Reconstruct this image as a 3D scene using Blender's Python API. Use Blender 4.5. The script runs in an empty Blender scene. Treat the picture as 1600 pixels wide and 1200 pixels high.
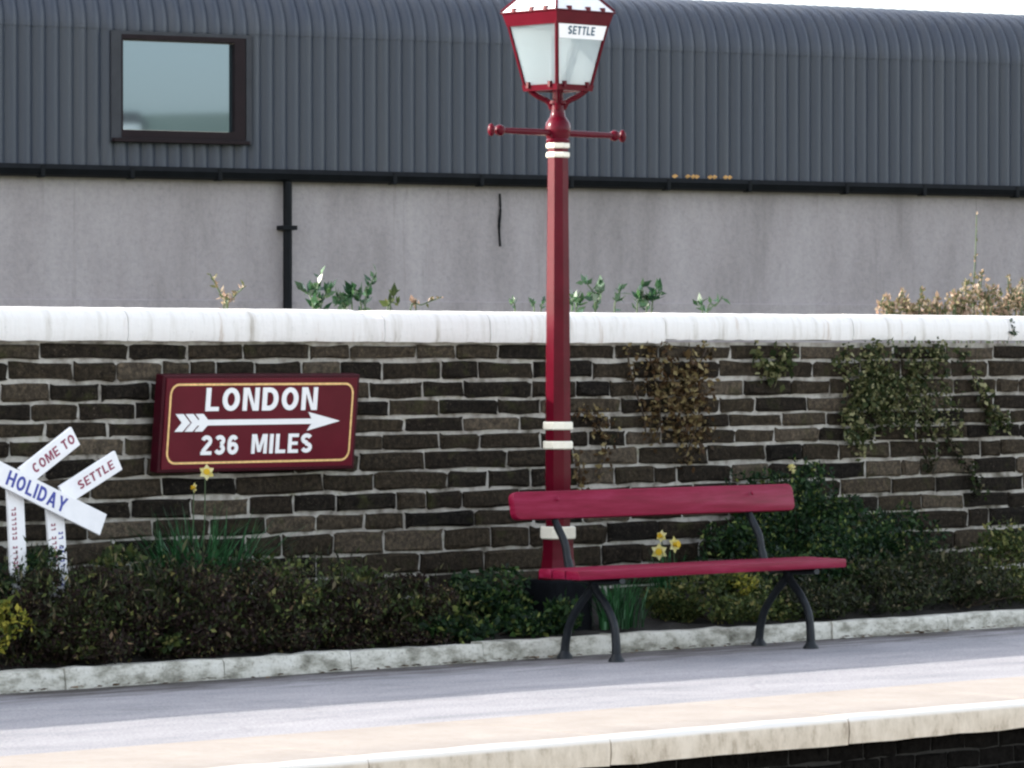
import bpy, bmesh, math, random
import numpy as np
from mathutils import Vector, Matrix
sc = bpy.context.scene
C = sc.collection
rnd = random.Random(7)
R = math.radians

# ------------------------------------------------------------------ camera, world, sun, exposure
F_PX, YAW, PITCH, EYE = 6714.0, R(43.0), math.atan(45 / 6714.0), 1.6
cam = bpy.data.cameras.new('camera')
cam.sensor_width = 36.0
cam.lens = 36.0 * F_PX / 1600.0
cam.clip_start, cam.clip_end = 0.5, 4000.0
camo = bpy.data.objects.new('camera', cam)
camo.location = (0, 0, EYE)
camo.rotation_euler = (math.pi / 2 - PITCH, 0, -YAW)
C.objects.link(camo)
sc.camera = camo

SUN = Vector((-1.55, 1.475, 1.0)).normalized()          # towards the sun
elev = math.asin(SUN.z)
azim = math.atan2(SUN.x, SUN.y)                          # from +Y towards +X
world = bpy.data.worlds.new('World')
sc.world = world
world.use_nodes = True
wn = world.node_tree
bg = wn.nodes['Background']
sky = wn.nodes.new('ShaderNodeTexSky')
sky.sky_type = 'NISHITA'
sky.sun_disc = False
sky.sun_elevation = elev
sky.sun_rotation = azim
sky.air_density, sky.dust_density, sky.ozone_density = 1.0, 2.2, 1.0
hs = wn.nodes.new('ShaderNodeHueSaturation')           # thin white haze: a paler sky
hs.inputs['Saturation'].default_value = 0.42
wn.links.new(sky.outputs['Color'], hs.inputs['Color'])
wn.links.new(hs.outputs['Color'], bg.inputs['Color'])
bg.inputs['Strength'].default_value = 0.15
sun = bpy.data.lights.new('sun', 'SUN')
sun.energy = 2.4
sun.angle = R(0.5)
sun.color = (1.0, 0.94, 0.84)
suno = bpy.data.objects.new('sun', sun)
suno.rotation_euler = SUN.to_track_quat('Z', 'Y').to_euler()
suno.location = (0, 20, 30)
C.objects.link(suno)
sc.view_settings.view_transform = 'Standard'
sc.view_settings.look = 'None'
sc.view_settings.gamma = 1.0
sc.view_settings.exposure = 1.88
sc.view_settings.use_curve_mapping = False
sc.cycles.filter_width = 2.4                              # a soft lens


def at(px, py, Y):
    """world point where the line of sight through a photo pixel meets the plane y = Y"""
    x, y = (px - 800) / F_PX, -(py - 600) / F_PX
    w = Vector((math.sin(YAW) * math.cos(PITCH), math.cos(YAW) * math.cos(PITCH), -math.sin(PITCH)))
    r = Vector((math.cos(YAW), -math.sin(YAW), 0))
    d = w + x * r + y * r.cross(w)
    return Vector((0, 0, EYE)) + d * (Y / d.y)


# ------------------------------------------------------------------ helpers: materials
def nd(nt, kind, **kw):
    n = nt.nodes.new(kind)
    for k, v in kw.items():
        if k in n.inputs:
            n.inputs[k].default_value = v
        else:
            setattr(n, k, v)
    return n


def ramp(nt, fac, stops, interp='LINEAR'):
    n = nt.nodes.new('ShaderNodeValToRGB')
    n.color_ramp.interpolation = interp
    el = n.color_ramp.elements
    while len(el) > 1:
        el.remove(el[-1])
    el[0].position, el[0].color = stops[0][0], (*stops[0][1], 1)
    for p, c in stops[1:]:
        e = el.new(p)
        e.color = (*c, 1)
    nt.links.new(fac, n.inputs['Fac'])
    return n.outputs['Color']


def mixc(nt, fac, a, b, mode='MIX'):
    n = nt.nodes.new('ShaderNodeMix')
    n.data_type = 'RGBA'
    n.blend_type = mode
    for s, v in ((n.inputs['Factor'], fac), (n.inputs['A'], a), (n.inputs['B'], b)):
        if hasattr(v, 'links'):
            nt.links.new(v, s)
        elif isinstance(v, (int, float)):
            s.default_value = v
        else:
            s.default_value = (*v, 1)
    return n.outputs['Result']


def new_mat(name):
    m = bpy.data.materials.new(name)
    m.use_nodes = True
    nt = m.node_tree
    b = nt.nodes['Principled BSDF']
    return m, nt, b


def pos(nt, scale=(1, 1, 1)):
    g = nt.nodes.new('ShaderNodeNewGeometry')
    mp = nt.nodes.new('ShaderNodeMapping')
    mp.inputs['Scale'].default_value = scale
    nt.links.new(g.outputs['Position'], mp.inputs['Vector'])
    return mp.outputs['Vector']


def noise(nt, vec, scale, detail=5, rough=0.6):
    n = nd(nt, 'ShaderNodeTexNoise', Scale=scale, Detail=detail, Roughness=rough)
    nt.links.new(vec, n.inputs['Vector'])
    return n.outputs['Fac']


def bump(nt, b, h, strength, dist=0.01):
    n = nd(nt, 'ShaderNodeBump', Strength=strength, Distance=dist)
    nt.links.new(h, n.inputs['Height'])
    nt.links.new(n.outputs['Normal'], b.inputs['Normal'])


def simple(name, col, rough=0.6, var=0.25, scale=12, bstr=0.0, metal=0.0, spec=0.5, stops=None, vscale=(1, 1, 1), bscale=None):
    m, nt, b = new_mat(name)
    b.inputs['Roughness'].default_value = rough
    b.inputs['Metallic'].default_value = metal
    b.inputs['Specular IOR Level'].default_value = spec
    v = pos(nt, vscale)
    f = noise(nt, v, scale)
    if stops is None:
        lo = tuple(c * (1 - var) for c in col)
        hi = tuple(min(1, c * (1 + var)) for c in col)
        stops = [(0.3, lo), (0.7, hi)]
    nt.links.new(ramp(nt, f, stops), b.inputs['Base Color'])
    if bstr:
        bump(nt, b, noise(nt, pos(nt), bscale or scale * 5), bstr)
    return m


# ------------------------------------------------------------------ helpers: objects
def put(name, mesh, mat=None, parent=None, loc=None):
    o = bpy.data.objects.new(name, mesh)
    C.objects.link(o)
    if mat is not None and not mesh.materials:
        mesh.materials.append(mat)
    if parent:
        o.parent = parent
    if loc is not None:
        o.location = loc
    return o


def obj(name, bm, mat=None, parent=None, loc=None, smooth=False, bevel=0.0, bevel_seg=2):
    if bevel:
        bmesh.ops.bevel(bm, geom=list(bm.edges), offset=bevel, segments=bevel_seg, affect='EDGES', profile=0.5, clamp_overlap=True)
    bmesh.ops.recalc_face_normals(bm, faces=bm.faces)
    me = bpy.data.meshes.new(name)
    bm.to_mesh(me)
    bm.free()
    if smooth:
        for p in me.polygons:
            p.use_smooth = True
        try:
            me.set_sharp_from_angle(angle=R(40))
        except Exception:
            pass
    return put(name, me, mat, parent, loc)


def thing(name, label, cat, loc=(0, 0, 0), rot=(0, 0, 0), group=None):
    o = bpy.data.objects.new(name, None)
    o.empty_display_size = 0.1
    C.objects.link(o)
    o.location, o.rotation_euler = loc, rot
    o['label'], o['category'] = label, cat
    if group:
        o['group'] = group
    return o


def struct(o, label=None):
    o['kind'] = 'structure'
    if label:
        o['label'] = label
    return o


def box(bm, x0, x1, y0, y1, z0, z1, M=None):
    vs = [bm.verts.new(Vector((x, y, z)) if M is None else M @ Vector((x, y, z))) for x in (x0, x1) for y in (y0, y1) for z in (z0, z1)]
    for f in ((0, 1, 3, 2), (4, 6, 7, 5), (0, 4, 5, 1), (2, 3, 7, 6), (0, 2, 6, 4), (1, 5, 7, 3)):
        bm.faces.new([vs[i] for i in f])
    return bm


def prism(bm, poly, y0, y1):
    """outline in x-z, thickness along y"""
    a = [bm.verts.new((x, y0, z)) for x, z in poly]
    b = [bm.verts.new((x, y1, z)) for x, z in poly]
    bm.faces.new(a)
    bm.faces.new(b[::-1])
    n = len(poly)
    for i in range(n):
        bm.faces.new((a[i], b[i], b[(i + 1) % n], a[(i + 1) % n]))
    return bm


def lathe(bm, prof, n=24, a0=0.0, center=(0, 0), cap=True):
    rings = []
    for r, z in prof:
        rings.append([bm.verts.new((center[0] + r * math.cos(a0 + 2 * math.pi * k / n), center[1] + r * math.sin(a0 + 2 * math.pi * k / n), z)) for k in range(n)])
    for A, B in zip(rings, rings[1:]):
        for k in range(n):
            bm.faces.new((A[k], A[(k + 1) % n], B[(k + 1) % n], B[k]))
    if cap:
        bm.faces.new(rings[0][::-1])
        bm.faces.new(rings[-1])
    return bm


def tube(bm, pts, rad, n=8):
    pts = [Vector(p) for p in pts]
    if not hasattr(rad, '__len__'):
        rad = [rad] * len(pts)
    rings = []
    up = Vector((0, 0, 1))
    for i, p in enumerate(pts):
        t = (pts[min(i + 1, len(pts) - 1)] - pts[max(i - 1, 0)]).normalized()
        a = t.cross(up)
        if a.length < 1e-3:
            a = t.cross(Vector((1, 0, 0)))
        a.normalize()
        b = t.cross(a)
        rr = rad[i] if isinstance(rad[i], (tuple, list)) else (rad[i], rad[i])
        rings.append([bm.verts.new(p + a * rr[0] * math.cos(2 * math.pi * k / n) + b * rr[1] * math.sin(2 * math.pi * k / n)) for k in range(n)])
    for A, B in zip(rings, rings[1:]):
        for k in range(n):
            bm.faces.new((A[k], A[(k + 1) % n], B[(k + 1) % n], B[k]))
    bm.faces.new(rings[0][::-1])
    bm.faces.new(rings[-1])
    return bm


def smooth_path(pts, n=6):
    P = [Vector(p) for p in pts]
    out = []
    for i in range(len(P) - 1):
        p0, p1, p2, p3 = P[max(i - 1, 0)], P[i], P[i + 1], P[min(i + 2, len(P) - 1)]
        for k in range(n):
            t = k / n
            out.append(0.5 * ((2 * p1) + (p2 - p0) * t + (2 * p0 - 5 * p1 + 4 * p2 - p3) * t * t + (3 * p1 - p0 - 3 * p2 + p3) * t ** 3))
    out.append(P[-1])
    return out


def glyph_mesh(body, w, h, depth=0.004, t=0.21):
    """bold sans capitals and figures built from strokes, in the x-z plane facing -y, fitted to w x h"""
    W_ = {'I': t, 'M': 0.92, 'N': 0.74, 'O': 0.78, 'D': 0.74, 'C': 0.74, ' ': 0.30, 'L': 0.60, 'E': 0.62, 'T': 0.66, 'A': 0.82, 'Y': 0.78, 'S': 0.68, 'H': 0.74}
    vs, fs, lay_ = [], [], [0]

    def poly(P):
        lay_[0] += 1
        d = depth - 0.00012 * (lay_[0] % 5)
        o, n = len(vs), len(P)
        vs.extend([(x, -d, z) for x, z in P] + [(x, 0.0, z) for x, z in P])
        fs.append(list(range(o, o + n)))
        for k in range(n):
            fs.append([o + (k + 1) % n, o + k, o + n + k, o + n + (k + 1) % n])

    def ribbon(P, closed=False):
        lay_[0] += 1
        d = depth - 0.00012 * (lay_[0] % 5)
        n, o = len(P), len(vs)
        for k in range(n):
            a = Vector(P[(k - 1) % n] if closed or k else P[k])
            b_ = Vector(P[(k + 1) % n] if closed or k < n - 1 else P[k])
            tg = (b_ - a).normalized()
            nr = Vector((-tg.y, tg.x)) * t / 2
            for s in (1, -1):
                for dd in (-d, 0.0):
                    vs.append((P[k][0] + s * nr.x, dd, P[k][1] + s * nr.y))
        for k in range(n if closed else n - 1):
            a, c = o + 4 * k, o + 4 * ((k + 1) % n)
            fs.extend([[a, c, c + 2, a + 2], [a, a + 1, c + 1, c], [a + 2, c + 2, c + 3, a + 3]])
        if not closed:
            fs.extend([[o, o + 2, o + 3, o + 1], [o + 4 * n - 4, o + 4 * n - 3, o + 4 * n - 1, o + 4 * n - 2]])

    def arc(cx, cz, rx, rz, a0, a1, n=16):
        return [(cx + rx * math.cos(R(a0 + (a1 - a0) * k / n)), cz + rz * math.sin(R(a0 + (a1 - a0) * k / n))) for k in range(n + 1)]

    def bar(x0, x1, z0, z1):
        poly([(x0, z0), (x1, z0), (x1, z1), (x0, z1)])

    x = 0.0
    q = t / 2
    for ch in body:
        g = W_.get(ch, 0.66)
        x1, m = x + g, x + g / 2
        r = g / 2 - q
        if ch in 'LEH':
            bar(x, x + t, 0, 1)
        if ch in 'LE':
            bar(x + t, x1, 0, t * 0.85)
        if ch == 'E':
            bar(x + t, x1, 1 - t * 0.85, 1)
            bar(x + t, x1 - 0.05, 0.5 - t * 0.4, 0.5 + t * 0.4)
        if ch == 'H':
            bar(x1 - t, x1, 0, 1)
            bar(x + t, x1 - t, 0.5 - t * 0.42, 0.5 + t * 0.42)
        if ch == 'I':
            bar(x, x1, 0, 1)
        if ch == 'T':
            bar(x, x1, 1 - t * 0.9, 1)
            bar(m - q, m + q, 0, 1 - t * 0.9)
        if ch in 'NM':
            bar(x, x + t * 0.92, 0, 1)
            bar(x1 - t * 0.92, x1, 0, 1)
        if ch == 'N':
            poly([(x + t * 0.5, 1), (x + t * 1.25, 1), (x1 - t * 0.5, 0), (x1 - t * 1.25, 0)])
        if ch == 'M':
            poly([(x + t * 0.5, 1), (x + t * 1.3, 1), (m + t * 0.42, 0.08), (m - t * 0.42, 0.08)])
            poly([(x1 - t * 0.5, 1), (x1 - t * 1.3, 1), (m - t * 0.42, 0.08), (m + t * 0.42, 0.08)][::-1])
        if ch == 'O':
            ribbon(arc(m, 0.5, r, 0.5 - q, 0, 345, 23), True)
        if ch == 'C':
            ribbon(arc(m, 0.5, r, 0.5 - q, 48, 312, 22))
        if ch == 'D':
            bar(x, x + t, 0, 1)
            ribbon([(x + t * 0.9, 1 - q)] + arc(x1 - q - 0.30, 0.5, 0.30, 0.5 - q, 90, -90) + [(x + t * 0.9, q)])
        if ch == 'A':
            poly([(x, 0), (x + t, 0), (m + t * 0.5, 1), (m - t * 0.5, 1)])
            poly([(x1 - t, 0), (x1, 0), (m + t * 0.5, 1), (m - t * 0.5, 1)])
            bar(x + 0.2, x1 - 0.2, 0.22, 0.22 + t * 0.8)
        if ch == 'Y':
            bar(m - q, m + q, 0, 0.46)
            poly([(x, 1), (x + t * 1.05, 1), (m + q, 0.42), (m - q, 0.42)][::-1])
            poly([(x1, 1), (x1 - t * 1.05, 1), (m - q, 0.42), (m + q, 0.42)])
        if ch == 'S':
            ribbon(arc(m, 0.745 - q * 0.25, r, 0.255 - q * 0.75, 25, 265, 14) + arc(m, 0.27 + q * 0.1, r, 0.27 - q * 0.9, 85, -155, 14))
        if ch == '3':
            ribbon(arc(m, 0.745 - q * 0.25, r * 0.95, 0.255 - q * 0.75, 155, -80, 14))
            ribbon(arc(m, 0.28 + q * 0.1, r, 0.28 - q * 0.9, 80, -158, 14))
        if ch == '2':
            ribbon(arc(m, 0.70, r, 0.30 - q, 165, -25, 14) + [(x + q * 1.1, t * 0.8)])
            bar(x, x1, 0, t * 0.88)
        if ch == '6':
            ribbon(arc(m, 0.32, r, 0.32 - q, 0, 345, 23), True)
            ribbon(arc(m, 0.60, r, 0.40 - q, 35, 180, 14) + [(x + q, 0.34)])
        x = x1 + 0.16
    tot = x - 0.16
    vs = [(vx * w / tot, vy, vz * h) for vx, vy, vz in vs]
    me = bpy.data.meshes.new('lettering')
    me.from_pydata(vs, [], fs)
    me.update()
    return me


# ------------------------------------------------------------------ materials
M = {}
# rock-faced brick: a tone of its own per stone, lichen and soot as stains of their own
m, nt, b = new_mat('sooty_stone')
oi = nt.nodes.new('ShaderNodeObjectInfo')
base = ramp(nt, oi.outputs['Random'], [(0.0, (0.009, 0.008, 0.007)), (0.35, (0.018, 0.0145, 0.011)), (0.65, (0.030, 0.024, 0.017)), (0.85, (0.046, 0.037, 0.027)), (1.0, (0.075, 0.061, 0.046))])
n1 = noise(nt, pos(nt), 38, 6, 0.72)
c1 = mixc(nt, 0.8, base, ramp(nt, n1, [(0.34, (0.40, 0.40, 0.42)), (0.50, (1.1, 1.1, 1.1)), (0.70, (2.8, 2.65, 2.4))]), 'MULTIPLY')
n2 = noise(nt, pos(nt), 6, 5, 0.7)
c2 = mixc(nt, ramp(nt, n2, [(0.56, (0, 0, 0)), (0.72, (0.75, 0.75, 0.75))]), c1, (0.042, 0.044, 0.018))
n3 = noise(nt, pos(nt), 90, 3, 0.6)
c3 = mixc(nt, ramp(nt, n3, [(0.63, (0, 0, 0)), (0.74, (0.55, 0.55, 0.55))]), c2, (0.19, 0.155, 0.115))
nt.links.new(c3, b.inputs['Base Color'])
b.inputs['Roughness'].default_value = 0.9
b.inputs['Specular IOR Level'].default_value = 0.06
bump(nt, b, n1, 0.9, 0.012)
M['stone'] = m

M['mortar'] = simple('lime_mortar', (0.3, 0.29, 0.27), 0.95, scale=9, bstr=0.6, bscale=55, spec=0.2,
                     stops=[(0.30, (0.11, 0.10, 0.08)), (0.42, (0.27, 0.25, 0.22)), (0.58, (0.45, 0.43, 0.39)), (0.76, (0.20, 0.19, 0.13))])

# white-washed coping with rusty and grey streaks across it
m, nt, b = new_mat('whitewashed_coping')
v = pos(nt, (1, 0.12, 0.12))
s1 = noise(nt, v, 9, 5, 0.65)
c = ramp(nt, s1, [(0.30, (0.42, 0.38, 0.33)), (0.38, (0.68, 0.65, 0.61)), (0.50, (0.80, 0.775, 0.75)), (0.62, (0.76, 0.73, 0.70)), (0.68, (0.58, 0.51, 0.45)), (0.74, (0.70, 0.66, 0.62))])
s2 = noise(nt, pos(nt), 45, 6, 0.7)
c = mixc(nt, ramp(nt, s2, [(0.62, (0, 0, 0)), (0.76, (0.7, 0.7, 0.7))]), c, (0.36, 0.36, 0.32))
nt.links.new(c, b.inputs['Base Color'])
b.inputs['Roughness'].default_value = 0.85
bump(nt, b, s2, 0.5, 0.008)
M['coping'] = m

# worn white kerb
m, nt, b = new_mat('worn_white_kerb')
s1 = noise(nt, pos(nt, (1, 1, 2.2)), 5.5, 6, 0.7)
c = ramp(nt, s1, [(0.30, (0.12, 0.115, 0.09)), (0.44, (0.34, 0.33, 0.28)), (0.54, (0.56, 0.545, 0.485)), (0.72, (0.68, 0.67, 0.62))])
s2 = noise(nt, pos(nt), 60, 5, 0.7)
c = mixc(nt, ramp(nt, s2, [(0.56, (0, 0, 0)), (0.70, (0.75, 0.75, 0.75))]), c, (0.14, 0.13, 0.10))
nt.links.new(c, b.inputs['Base Color'])
b.inputs['Roughness'].default_value = 0.9
bump(nt, b, s2, 0.6, 0.01)
M['kerb'] = m

M['tarmac'] = simple('pale_platform_tarmac', (0.30, 0.29, 0.31), 0.85, scale=1.6, bstr=0.9, bscale=140, spec=0.2, vscale=(0.7, 1.9, 1),
                     stops=[(0.28, (0.25, 0.25, 0.27)), (0.45, (0.32, 0.315, 0.335)), (0.60, (0.36, 0.35, 0.37)), (0.75, (0.41, 0.395, 0.41))])
m = M['tarmac']
nt = m.node_tree
b = nt.nodes['Principled BSDF']
old = b.inputs['Base Color'].links[0].from_socket
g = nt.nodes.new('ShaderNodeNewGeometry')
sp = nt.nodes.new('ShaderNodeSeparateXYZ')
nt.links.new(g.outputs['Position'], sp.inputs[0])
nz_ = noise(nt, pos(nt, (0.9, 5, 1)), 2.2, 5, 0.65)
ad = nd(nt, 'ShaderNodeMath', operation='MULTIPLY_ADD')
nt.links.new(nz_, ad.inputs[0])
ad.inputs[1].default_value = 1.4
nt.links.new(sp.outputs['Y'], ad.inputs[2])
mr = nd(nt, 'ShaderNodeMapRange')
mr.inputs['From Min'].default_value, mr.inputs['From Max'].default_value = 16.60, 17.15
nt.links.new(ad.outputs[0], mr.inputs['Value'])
grit = noise(nt, pos(nt), 75, 3, 0.8)
old = mixc(nt, 0.9, old, ramp(nt, grit, [(0.30, (0.55, 0.55, 0.57)), (0.5, (1, 1, 1)), (0.70, (1.35, 1.33, 1.30))]), 'MULTIPLY')
vo = nd(nt, 'ShaderNodeTexVoronoi', feature='DISTANCE_TO_EDGE', Scale=0.55)
wob = nd(nt, 'ShaderNodeTexNoise', Scale=3.0, Detail=5)
nt.links.new(pos(nt), wob.inputs['Vector'])
va = nd(nt, 'ShaderNodeVectorMath', operation='MULTIPLY_ADD')
nt.links.new(wob.outputs['Color'], va.inputs[0])
va.inputs[1].default_value = (0.5, 0.5, 0)
nt.links.new(pos(nt), va.inputs[2])
nt.links.new(va.outputs[0], vo.inputs['Vector'])
old = mixc(nt, ramp(nt, vo.outputs['Distance'], [(0.0, (0.16, 0.16, 0.16)), (0.010, (0, 0, 0))]), old, (0.10, 0.095, 0.095))
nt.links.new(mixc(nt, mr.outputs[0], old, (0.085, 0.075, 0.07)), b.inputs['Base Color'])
m, nt, b = new_mat('edge_slab_stone')
s1 = noise(nt, pos(nt), 3.0, 6, 0.65)
c = ramp(nt, s1, [(0.3, (0.285, 0.248, 0.218)), (0.5, (0.325, 0.286, 0.255)), (0.7, (0.36, 0.32, 0.288))])
s2 = noise(nt, pos(nt, (1, 1, 0.45)), 26, 6, 0.75)
c = mixc(nt, ramp(nt, s2, [(0.52, (0, 0, 0)), (0.70, (0.6, 0.6, 0.6))]), c, (0.27, 0.215, 0.15))
g = nt.nodes.new('ShaderNodeNewGeometry')
sp = nt.nodes.new('ShaderNodeSeparateXYZ')
nt.links.new(g.outputs['Position'], sp.inputs[0])
e1 = nd(nt, 'ShaderNodeMapRange')                       # worn white line painted on the arris
e1.inputs['From Min'].default_value, e1.inputs['From Max'].default_value = -0.030, -0.018
nt.links.new(sp.outputs['Z'], e1.inputs['Value'])
e2 = nd(nt, 'ShaderNodeMapRange')
e2.inputs['From Min'].default_value, e2.inputs['From Max'].default_value = 12.99, 12.95
nt.links.new(sp.outputs['Y'], e2.inputs['Value'])
e3 = nd(nt, 'ShaderNodeMath', operation='MULTIPLY')
nt.links.new(e1.outputs[0], e3.inputs[0])
nt.links.new(e2.outputs[0], e3.inputs[1])
f2 = nd(nt, 'ShaderNodeMapRange')                       # stained riser coloured lighter, standing in for bounced light
f2.inputs['From Min'].default_value, f2.inputs['From Max'].default_value = 12.930, 12.915
nt.links.new(sp.outputs['Y'], f2.inputs['Value'])
riser_light = ramp(nt, noise(nt, pos(nt, (1, 1, 0.5)), 14, 6, 0.72), [(0.30, (0.32, 0.265, 0.20)), (0.46, (0.52, 0.45, 0.36)), (0.64, (0.62, 0.545, 0.45))])
c = mixc(nt, f2.outputs[0], c, riser_light)
c = mixc(nt, e3.outputs[0], c, (0.72, 0.69, 0.65))
nt.links.new(c, b.inputs['Base Color'])
b.inputs['Roughness'].default_value = 0.8
bump(nt, b, s2, 0.4, 0.006)
M['slab'] = m

M['ballast'] = simple('track_ballast', (0.40, 0.36, 0.31), 0.95, 0.5, 14, 1.0, bscale=18)
M['grass_ground'] = simple('rough_ground', (0.09, 0.10, 0.05), 0.95, 0.5, 1.5, 0.5)
M['hill'] = simple('fell_side', (0.20, 0.24, 0.20), 0.95, 0.3, 0.02)
M['soil'] = simple('dark_soil', (0.014, 0.011, 0.008), 0.95, 0.5, 20, 1.0, bscale=40)

# painted metal
m, nt, b = new_mat('maroon_gloss_paint')
f = noise(nt, pos(nt), 7)
nt.links.new(ramp(nt, f, [(0.3, (0.066, 0.0018, 0.0075)), (0.7, (0.090, 0.0030, 0.0115))]), b.inputs['Base Color'])
b.inputs['Roughness'].default_value = 0.22
b.inputs['Specular IOR Level'].default_value = 0.15
b.inputs['Coat Roughness'].default_value = 0.15
bump(nt, b, noise(nt, pos(nt), 30), 0.08, 0.004)
M['maroon'] = m
M['cream'] = simple('cream_paint', (0.76, 0.73, 0.62), 0.45, 0.06, 20)
M['white'] = simple('white_board_paint', (0.80, 0.80, 0.82), 0.5, 0.05, 12, 0.1, bscale=80)
M['letter_white'] = simple('white_enamel', (0.86, 0.86, 0.87), 0.4, 0.02, 20)
M['gold'] = simple('yellow_line_paint', (0.80, 0.52, 0.20), 0.5, 0.25, 60)
M['black_iron'] = simple('black_cast_iron', (0.010, 0.013, 0.017), 0.45, 0.3, 30, 0.15, bscale=90, spec=0.25)
M['black_plastic'] = simple('black_gutter', (0.006, 0.007, 0.009), 0.5, 0.3, 8, spec=0.1)
M['blue_ink'] = simple('blue_lettering', (0.035, 0.05, 0.30), 0.5, 0.1, 20)
M['red_ink'] = simple('red_lettering', (0.24, 0.035, 0.075), 0.5, 0.1, 20)
M['dark_teal'] = simple('dark_lettering', (0.02, 0.08, 0.13), 0.5, 0.1, 20)

# bench paint: brighter, semi-matt, weathered
m, nt, b = new_mat('crimson_bench_paint')
f = noise(nt, pos(nt, (0.4, 2, 4)), 9, 6, 0.65)
nt.links.new(ramp(nt, f, [(0.28, (0.135, 0.003, 0.018)), (0.5, (0.185, 0.006, 0.030)), (0.70, (0.225, 0.016, 0.052)), (0.80, (0.30, 0.07, 0.11))]), b.inputs['Base Color'])
b.inputs['Roughness'].default_value = 0.42
b.inputs['Specular IOR Level'].default_value = 0.12
bump(nt, b, f, 0.15, 0.004)
M['bench'] = m

# sign face: deep maroon enamel
m, nt, b = new_mat('sign_enamel')
f = noise(nt, pos(nt), 3)
nt.links.new(ramp(nt, f, [(0.3, (0.085, 0.005, 0.012)), (0.7, (0.115, 0.008, 0.018))]), b.inputs['Base Color'])
b.inputs['Roughness'].default_value = 0.3
b.inputs['Specular IOR Level'].default_value = 0.15
M['sign'] = m
M['sign_frame'] = simple('dark_maroon_wood', (0.040, 0.003, 0.008), 0.45, 0.25, 14, spec=0.15)

# shed
M['cladding'] = simple('slate_grey_sheeting', (0.075, 0.085, 0.10), 0.42, scale=2.5, vscale=(2.6, 2.6, 0.16),
                       stops=[(0.3, (0.025, 0.033, 0.053)), (0.5, (0.033, 0.041, 0.059)), (0.7, (0.042, 0.048, 0.062))])
m, nt, b = new_mat('grey_render')
s1 = noise(nt, pos(nt, (1.3, 1.3, 0.35)), 1.1, 6, 0.65)
c = ramp(nt, s1, [(0.30, (0.25, 0.225, 0.225)), (0.48, (0.34, 0.305, 0.31)), (0.62, (0.38, 0.345, 0.35)), (0.75, (0.42, 0.38, 0.38))])
s2 = noise(nt, pos(nt), 22, 6, 0.75)
c = mixc(nt, 0.55, c, ramp(nt, s2, [(0.3, (0.72, 0.74, 0.76)), (0.5, (1, 1, 1)), (0.7, (1.18, 1.16, 1.14))]), 'MULTIPLY')
s3 = noise(nt, pos(nt, (5, 5, 0.22)), 1.6, 4, 0.6)
c = mixc(nt, ramp(nt, s3, [(0.60, (0, 0, 0)), (0.74, (0.5, 0.5, 0.5))]), c, (0.19, 0.17, 0.17))
nt.links.new(c, b.inputs['Base Color'])
b.inputs['Roughness'].default_value = 0.95
bump(nt, b, s2, 0.5, 0.02)
M['render'] = m
M['flashing'] = simple('grey_flashing', (0.040, 0.042, 0.050), 0.5, 0.15, 6, spec=0.2)
M['dark_frame'] = simple('dark_brown_frame', (0.012, 0.006, 0.008), 0.5, 0.2, 10, spec=0.15)
m, nt, b = new_mat('window_glass')
b.inputs['Base Color'].default_value = (0.02, 0.03, 0.035, 1)
b.inputs['Roughness'].default_value = 0.03
b.inputs['Specular IOR Level'].default_value = 0.5
gl = nd(nt, 'ShaderNodeBsdfGlossy', Roughness=0.02)
gl.inputs['Color'].default_value = (0.50, 0.70, 0.85, 1)
mx = nd(nt, 'ShaderNodeMixShader', Fac=0.16)
out = nt.nodes['Material Output']
nt.links.new(b.outputs[0], mx.inputs[1])
nt.links.new(gl.outputs[0], mx.inputs[2])
nt.links.new(mx.outputs[0], out.inputs['Surface'])
M['glass'] = m

# dusty lantern glass: lets the daylight through, soft
m, nt, b = new_mat('dusty_lantern_glass')
b.inputs['Base Color'].default_value = (0.16, 0.19, 0.20, 1)
b.inputs['Roughness'].default_value = 0.15
tl = nd(nt, 'ShaderNodeBsdfTranslucent')
tl.inputs['Color'].default_value = (0.80, 0.87, 0.90, 1)
tp = nd(nt, 'ShaderNodeBsdfTransparent')
m1 = nd(nt, 'ShaderNodeMixShader', Fac=0.68)
m2 = nd(nt, 'ShaderNodeMixShader', Fac=0.38)
out = nt.nodes['Material Output']
nt.links.new(b.outputs[0], m1.inputs[1])
nt.links.new(tl.outputs[0], m1.inputs[2])
nt.links.new(m1.outputs[0], m2.inputs[1])
nt.links.new(tp.outputs[0], m2.inputs[2])
nt.links.new(m2.outputs[0], out.inputs['Surface'])
M['lantern_glass'] = m
M['lantern_roof'] = simple('white_opal_roof', (0.80, 0.80, 0.81), 0.35, 0.05, 10)
M['grey_metal'] = simple('grey_lamp_metal', (0.18, 0.18, 0.20), 0.4, 0.2, 10)


def leaf_mat(name, stops, gloss=0.5, trans=0.25, spec=0.15):
    m, nt, b = new_mat(name)
    a = nt.nodes.new('ShaderNodeAttribute')
    a.attribute_name = 'tint'
    c = ramp(nt, a.outputs['Fac'], stops)
    nt.links.new(c, b.inputs['Base Color'])
    b.inputs['Roughness'].default_value = gloss
    b.inputs['Specular IOR Level'].default_value = spec
    t = nt.nodes.new('ShaderNodeBsdfTranslucent')
    nt.links.new(c, t.inputs['Color'])
    mx = nd(nt, 'ShaderNodeMixShader', Fac=trans)
    out = nt.nodes['Material Output']
    nt.links.new(b.outputs[0], mx.inputs[1])
    nt.links.new(t.outputs[0], mx.inputs[2])
    nt.links.new(mx.outputs[0], out.inputs['Surface'])
    return m


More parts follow.
